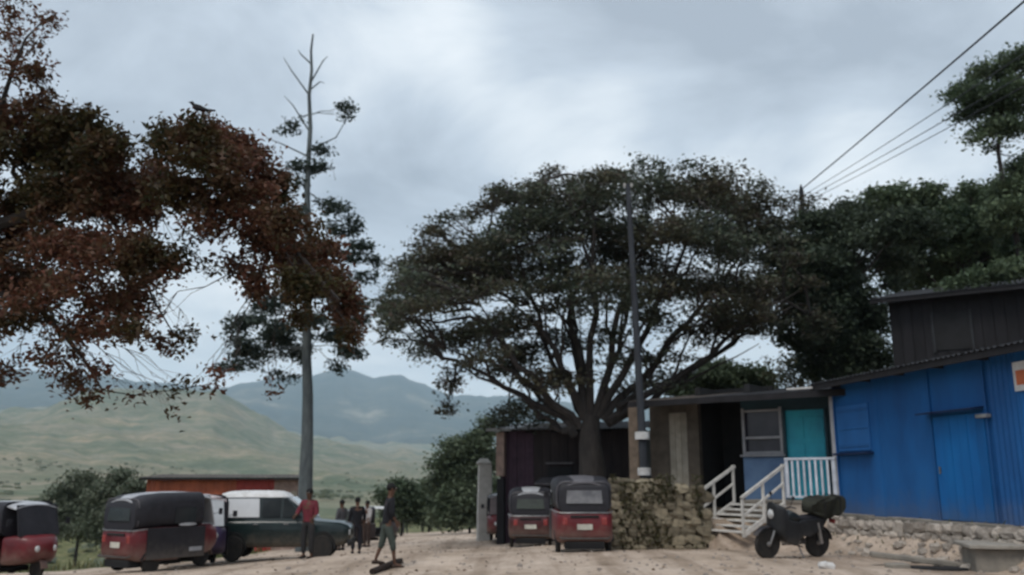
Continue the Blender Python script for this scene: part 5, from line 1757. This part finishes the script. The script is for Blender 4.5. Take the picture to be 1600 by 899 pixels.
# ================================================================== dark stall behind the big tree
def stall():
    D = 31.5
    a = P(782, 760, D); b = P(1000, 760, D - 1.5)
    g = min(hz(a.x, a.y), hz(b.x, b.y)) - .3
    t = b - a; t.z = 0; Lw = t.length; t.normalize()
    root = thing('market_stall', 'dark boarded stall under the largest tree, behind the rear-on rickshaws', 'stall', (a.x, a.y, g), math.atan2(t.y, t.x))
    zt = P(850, 672, D).z - g
    n = int(Lw / .3)
    for i in range(n):
        h = zt * (.97 + .03 * ((i * 7) % 3) / 2)
        MB().box(((i + .5) * Lw / n, -.012 * (i % 2), h / 2), (Lw / n - .014, .03, h)).build('board', M_PLUM if i < n * .2 else M_STALL, root)
    mb = MB(); mb.box((Lw / 2, .12, zt / 2), (Lw, .14, zt)); mb.box((.08, 1.6, zt / 2), (.14, 2.9, zt)); mb.box((Lw - .08, 1.6, zt / 2), (.14, 2.9, zt)); mb.build('wall_core', M_DARK, root)
    # serving hatch with ledge
    hx = wall_hit(876, 735, (a.x, a.y), t)[0]
    h_ = MB().box((hx, -.03, wall_hit(876, 738, (a.x, a.y), t)[1] - g), (.85, .04, .34)).build('hatch', M_DARK, root)
    MB().box((hx, -.12, wall_hit(876, 724, (a.x, a.y), t)[1] - g), (.95, .22, .05)).build('hatch_lintel', M_GREYV, root)
    MB().box((hx + .3, -.5, wall_hit(900, 752, (a.x, a.y), t)[1] - g), (1.9, .9, .06), Matrix.Rotation(R(12), 3, 'X')).build('awning', M_GREYV, root)
    MB().box((hx - .5, -.9, .8), (.06, .06, 1.6)).build('awning_post', M_DKWOOD, root)
    MB().box((hx + 1.1, -.9, .8), (.06, .06, 1.6)).build('awning_post', M_DKWOOD, root)
    # pale pillar at the left end
    MB().box((.06, -.12, zt * .80), (.30, .24, zt * .36)).build('end_pillar', M_PINK, root, bevel=.02)
    MB().box((.06, -.10, zt * .30), (.26, .2, zt * .60)).build('end_post', M_DKWOOD, root)
    k = 7
    for i in range(k):
        mb = MB(); w0 = (Lw + .8) / k
        mb.corrugated((-.4 + i * w0, -.5, zt - .04 - .003 * (i % 2)), (1, 0, 0), Vector((0, 1, .12)).normalized(), Vector((0, -.12, 1)).normalized(), w0 + .03, 3.9, .15, .016, .005)
        mb.build('roof_sheet', M_GALV if i == 0 else M_RUST if i < 3 else M_DKROOF, root)
    MB().box((.1, -.53, zt - .02), (.9, .03, .10)).build('roof_trim', M_GALV, root)


stall()

# pale gate pillar
pb_ = at_ground(757, 34.5, -.1)
root = thing('gate_pillar', 'pale grey rendered gate pillar beside the road, left of the stall', 'pillar', pb_, R(8))
hp = P(757, 726, 34.5).z - pb_.z
MB().loft([[Vector((x * k, y * k, z)) for x, y in ((-.27, -.22), (.27, -.22), (.27, .22), (-.27, .22))] for z, k in ((0, 1.06), (hp * .5, 1.0), (hp, .9))]).build('shaft', M_GREYPOST, root, bevel=.02)
MB().loft([[Vector((x * k - .04, y * k, z)) for x, y in ((-.29, -.24), (.29, -.24), (.29, .24), (-.29, .24))] for z, k in ((hp, .92), (hp + .06, .92), (hp + .22, .45))]).build('cap', M_GREYPOST, root, bevel=.015)


# ================================================================== utility poles and cables
pt = P(981, 288, 24.6); pbm = P(1009, 745, 24.6)
pbm.z = hz(pbm.x, pbm.y) - .2
root = thing('utility_pole', 'slim utility pole with two white bands, in front of the largest crown', 'utility pole', pbm)
d = pt - pbm
MB().tube([Vector(), d * .3, d * .65, d], [.12, .105, .09, .07], 12).build('shaft', M_POLE, root, smooth=True)
for (px, py, w_, h_) in ((1003, 681, .20, .20), (1008, 737, .18, .20)):
    q = P(px, py, 24.6)
    u = (q.z - pbm.z) / d.z
    c = d * u
    MB().tube([c - Vector((0, 0, h_ / 2)), c + Vector((0, 0, h_ / 2))], [w_, w_], 14).build('white_band', M_WHITE, root, smooth=True)
for x_ in (-.1, .1):
    MB().tube([d * .985 + Vector((x_, 0, .05)), d * .985 + Vector((x_, 0, .11)), d * .985 + Vector((x_, 0, .17))], [.03, .045, .025], 8).build('insulator', M_GREYPOST, root, smooth=True)

pe = P(1252, 300, 33)
pb2 = Vector((pe.x, pe.y, hz(pe.x, pe.y) - .2))
root = thing('utility_pole', 'dark pole hidden in the largest crown where the four cables meet', 'utility pole', pb2)
MB().tube([Vector(), (pe - pb2) * .5, (pe - pb2)], [.14, .12, .09], 10).build('shaft', M_POLE, root, smooth=True)
MB().tube([pe - pb2 + Vector((0, 0, .02)), pe - pb2 + Vector((0, 0, .3))], [.10, .02], 10).build('pole_cap', M_POLE, root)
for lab, sx, sy, rad, ex_, ez_ in [('topmost and thickest of the four overhead cables', 1583, 2, .022, -.05, 0.05), ('thin overhead cable, second from the top', 1472, 156, .010, .05, -.15), ('thin overhead cable, third from the top', 1478, 175, .010, .05, -.3), ('thin overhead cable, lowest of the four', 1484, 186, .009, .08, -.45)]:
    s_ = P(sx, sy, 14.5 if rad > .02 else 17.5)
    e_ = pe + Vector((ex_, 0, ez_))
    dirn = s_ - e_
    pts = []
    for i in range(25):
        t_ = i / 24 * 2.4
        q = e_ + dirn * t_
        pts.append(q - Vector((0, 0, .0)))
    # sag between the poles
    pts = [p_ + Vector((0, 0, -.35 * (4 * (i / 24) * (1 - i / 24)) * (-1 if False else 1) * 0.5)) for i, p_ in enumerate(pts)]
    o = MB().tube(pts, rad, 6).build('overhead_cable', M_WIRE, None, smooth=True)
    tagp(o, lab, 'cable', 'overhead cables strung to the hidden pole')


# ================================================================== red building at the verge
def red_building():
    D = 37
    a = P(231, 742, D); b = P(468, 742, D + 1.0)
    t = b - a; zt = a.z; a.z = b.z = 0; t.z = 0; Lw = t.length; t.normalize()
    g = -1.9
    root = thing('red_building', 'long low orange red building with a thin dark roof edge, behind the green car', 'building', (a.x, a.y, g), math.atan2(t.y, t.x))
    h = zt - g - .16
    n = 12
    for i in range(n):
        m_ = M_ORANGE if i < 7 else M_REDSH
        if i >= 10: m_ = M_PINK
        mb = MB(); mb.corrugated((i * Lw / n, -.02 - .004 * (i % 2), 0), (1, 0, 0), (0, 0, 1), (0, -1, 0), Lw / n + .01, h, .2, .014, .006)
        mb.build('wall_sheet', m_, root)
    mb = MB(); mb.box((Lw / 2, .1, h / 2), (Lw, .14, h - .02)); mb.box((.08, 2, h / 2), (.14, 3.6, h - .02)); mb.box((Lw - .08, 2, h / 2), (.14, 3.6, h - .02)); mb.build('wall_core', M_ORANGE, root)
    for i in range(8):
        mb = MB(); w0 = (Lw + .5) / 8
        mb.corrugated((-.25 + i * w0, -.35, h + .06 - .003 * (i % 2)), (1, 0, 0), Vector((0, 1, .03)).normalized(), Vector((0, -.03, 1)).normalized(), w0 + .03, 4.4, .2, .014, .005)
        mb.build('roof_sheet', M_RUST, root)
    MB().box((Lw / 2, -.33, h + .0), (Lw + .5, .03, .09)).build('fascia', M_DKWOOD, root)
    for x_ in (Lw * .90, Lw * .97):
        MB().box((x_, -.05, h * .82), (.22, .05, .34)).build('window', M_PALE, root)


red_building()


# ================================================================== motorcycle with its load
def motorcycle():
    loc = at_ground(1236, 18.7)
    root = thing('motorcycle', 'black motorcycle with olive load parked below the porch, front wheel to the left', 'motorcycle', loc, R(112))
    root.rotation_euler = (R(0), R(-7), R(112))
    for y_ in (.62, -.62):
        mb = MB(); mb.lathe_x((0, y_, .30), [(-.04, .235), (-.05, .27), (-.02, .30), (.02, .30), (.05, .27), (.04, .235)], 22)
        wl = mb.build('wheel', M_RUBBER, root, smooth=True)
        mb = MB(); mb.lathe_x((0, y_, .30), [(-.03, .22), (-.035, .24), (.035, .24), (.03, .22)], 22)
        for k in range(10):
            a = k * math.pi / 5
            mb.tube([(0, y_, .30), (0, y_ + .225 * math.cos(a), .30 + .225 * math.sin(a))], .006, 4)
        mb.lathe_x((0, y_, .30), [(-.07, .03), (-.06, .05), (.06, .05), (.07, .03)], 12)
        mb.build('rim', M_STEEL, wl, smooth=True)
        mb = MB()
        mb.loft([[Vector((x_, y_ + .345 * math.cos(a), .30 + .345 * math.sin(a))) for x_ in (-.07, .07)] + [Vector((x_, y_ + .33 * math.cos(a), .30 + .33 * math.sin(a))) for x_ in (.07, -.07)] for a in (np.linspace(.5, 2.6, 9) if y_ > 0 else np.linspace(.9, 3.0, 9))])
        mb.build('mudguard', M_BLACK, root, smooth=True)
    mb = MB()
    for s in (-1, 1):
        mb.tube([(s * .09, .62, .30), (s * .09, .50, .62), (s * .08, .40, .92)], [.022, .022, .018], 8)
    mb.build('fork', M_STEEL, root, smooth=True)
    mb = MB(); mb.tube([(-.36, .22, 1.04), (-.28, .30, 1.06), (-.12, .38, .98), (.12, .38, .98), (.28, .30, 1.06), (.36, .22, 1.04)], .014, 6); mb.build('handlebar', M_BLACK, root, smooth=True)
    mb = MB(); mb.ball((0, .52, .88), .11, 12, 8, (1, .8, 1)); mb.build('headlight', M_LAMPW, root, smooth=True)
    mb = MB(); mb.loft([rrect(.17, .78, .98, .06, .50), rrect(.19, .72, 1.06, .08, .44), rrect(.12, .74, 1.0, .06, .36)]); mb.build('cowl', M_BLACK, root, smooth=True)
    mb = MB(); mb.loft([rrect(.05, .72, .84, .04, .36), rrect(.12, .68, .92, .08, .26), rrect(.15, .68, .95, .1, .10), rrect(.11, .70, .88, .07, -.08)]); mb.build('fuel_tank', mat('dark_tank', (.02, .025, .025), (.014, .017, .017), 4, .3, coat=.4), root, smooth=True)
    mb = MB(); mb.loft([rrect(.09, .74, .84, .04, -.06), rrect(.13, .72, .84, .05, -.25), rrect(.13, .74, .87, .05, -.55), rrect(.10, .78, .92, .05, -.85)]); mb.build('seat', M_BLACK, root, smooth=True)
    DK = mat('dark_fairing', (.024, .026, .029), (.014, .015, .017), 4, .5, .2, 12, dust=(.1, .55, (.15, .125, .10), .5))
    mb = MB(); mb.loft([rrect(.09, .62, 1.12, .05, .56), rrect(.20, .52, 1.10, .09, .50), rrect(.26, .40, 1.06, .1, .40), rrect(.25, .36, .98, .1, .31)]); mb.build('front_fairing', DK, root, smooth=True)
    for s_ in (-1, 1):
        mb = MB(); mb.loft([[Vector((s_ * x_, y_, z_)) for y_, z_ in ((.34, .36), (.30, .80), (-.02, .74), (-.10, .50), (.10, .28))] for x_ in (.16, .25)]); mb.build('leg_shield', DK, root, bevel=.02)
        mb = MB(); mb.loft([[Vector((s_ * x_, y_, z_)) for y_, z_ in ((-.04, .46), (-.06, .76), (-.50, .80), (-.78, .84), (-.60, .56), (-.30, .44))] for x_ in (.11, .17)]); mb.build('side_panel', DK, root, bevel=.02)
        mb = MB(); mb.tube([(s_ * .13, -.62, .30), (s_ * .15, -.50, .72)], [.04, .035], 8); mb.build('shock_absorber', M_STEEL, root, smooth=True)
    mb = MB(); mb.tube([(-.14, -.75, .84), (-.14, -1.05, .90), (.14, -1.05, .90), (.14, -.75, .84)], .014, 6); mb.build('luggage_rack', M_BLACK, root)
    mb = MB(); mb.box((.12, -.30, .30), (.05, .66, .10)); mb.build('chain_guard', DK, root, bevel=.015)
    mb = MB(); mb.tube([(-.30, .0, .28), (.30, .0, .28)], .016, 6); mb.build('foot_pegs', M_BLACK, root)
    mb = MB(); mb.tube([(0, .38, .85), (0, .22, .50), (0, .0, .30), (0, -.30, .32), (0, -.62, .30)], .03, 8); mb.tube([(0, -.05, .70), (0, -.30, .34)], .025, 8); mb.tube([(.1, -.62, .32), (.1, -.5, .72)], .022, 8); mb.tube([(-.1, -.62, .32), (-.1, -.5, .72)], .022, 8); mb.build('frame', M_BLACK, root, smooth=True)
    mb = MB(); mb.loft([rrect(.10, .30, .48, .04, -.12), rrect(.13, .26, .56, .05, .0), rrect(.13, .28, .60, .05, .14), rrect(.09, .36, .60, .04, .24)]); mb.build('engine', M_STEEL, root, smooth=True)
    mb = MB(); mb.tube([(.13, .2, .42), (.16, .12, .24), (.16, -.3, .26), (.17, -.95, .38)], [.02, .022, .035, .045], 9); mb.build('exhaust', M_STEEL, root, smooth=True)
    mb = MB(); mb.box((.0, -1.0, .72), (.16, .06, .09)); mb.build('tail_light', M_LAMPR, root, bevel=.02)
    mb = MB(); mb.tube([(-.1, -.05, .28), (-.26, -.12, -.02)], .014, 6); mb.build('side_stand', M_STEEL, root)
    for s in (-1, 1):
        mb = MB(); mb.tube([(s * .28, .30, 1.06), (s * .34, .30, 1.2)], .007, 5); mb.ball((s * .35, .29, 1.24), .055, 8, 6, (1, .3, .8)); mb.build('mirror', M_BLACK, root, smooth=True)
    # tarpaulin-wrapped load on the saddle and rack
    M_TARP = mat('olive_tarp', (.028, .029, .020), (.017, .018, .014), 4, .85, .6, 12)
    M4 = root.matrix_basis.copy()
    root.location = loc
    bpy.context.view_layer.update()
    Mw = Matrix.Translation(loc) @ root.rotation_euler.to_matrix().to_4x4()
    ld = thing('load_bundle', 'dark olive wrapped load tied on the back of the motorcycle', 'bundle', Mw @ Vector((0, -.66, .96)))
    ld.rotation_euler = root.rotation_euler
    ld.scale = (.66, .80, .60)
    rr = random.Random(5)
    def lumpy(prof, rad, n_y, amp, seed, frq=5.0):
        ys = [p_[0] for p_ in prof]
        out_ = []
        for y_ in np.linspace(ys[0], ys[-1], n_y):
            hw, za, zb = (float(np.interp(y_, ys, [p_[q_] for p_ in prof])) for q_ in (1, 2, 3))
            lp = rrect(hw, za, zb, min(rad, hw * .8, (zb - za) * .45), float(y_), 5)
            c_ = Vector((0, float(y_), (za + zb) / 2))
            res = []
            for q_, p_ in enumerate(lp):
                a_ = q_ / len(lp) * 6.283
                f_ = 1 + amp * float(fbm(np.array([math.cos(a_) * 1.6 + seed + y_ * frq]), np.array([math.sin(a_) * 1.6 + seed]), 3)[0])
                res.append(c_ + (p_ - c_) * f_)
            out_.append(res)
        return out_
    lo = lumpy([(-.74, .10, .24, .40), (-.68, .25, .02, .46), (-.45, .33, -.22, .46), (-.1, .35, -.24, .42), (.25, .33, -.16, .36), (.42, .24, -.10, .24), (.48, .10, -.04, .12)], .12, 22, .38, 3.3)
    MB().loft(lo).build('wrapped_sack', M_TARP, ld, smooth=True)
    for y_ in (-.42, .08):
        lp = [p for p in rrect(.38, -.26, .48 if y_ < -.2 else .42, .13, y_, 3)]
        MB().tube(lp + [lp[0]], .012, 5).build('rope', M_DKWOOD, ld)
    return Mw


motorcycle()
# ================================================================== valley haze
zmin, zmax = -60.0, 1400.0
hb = MB().box((0, 5200, (zmin + zmax) / 2), (15500, 12600, zmax - zmin))
hm = bpy.data.materials.new('valley_air')
hm.use_nodes = True
tn = hm.node_tree
for n in list(tn.nodes):
    if n.type == 'BSDF_PRINCIPLED': tn.nodes.remove(n)
pv = N(tn, 'ShaderNodeVolumePrincipled')
pv.inputs['Color'].default_value = (.66, .85, 1.0, 1)
pv.inputs['Density'].default_value = 0.95e-4
pv.inputs['Anisotropy'].default_value = 0.0
tn.links.new(pv.outputs[0], tn.nodes['Material Output'].inputs['Volume'])
ho = hb.build('haze', hm)
ho['kind'] = 'stuff'
import os
if os.environ.get('NOHAZE'):
    bpy.data.objects.remove(ho)
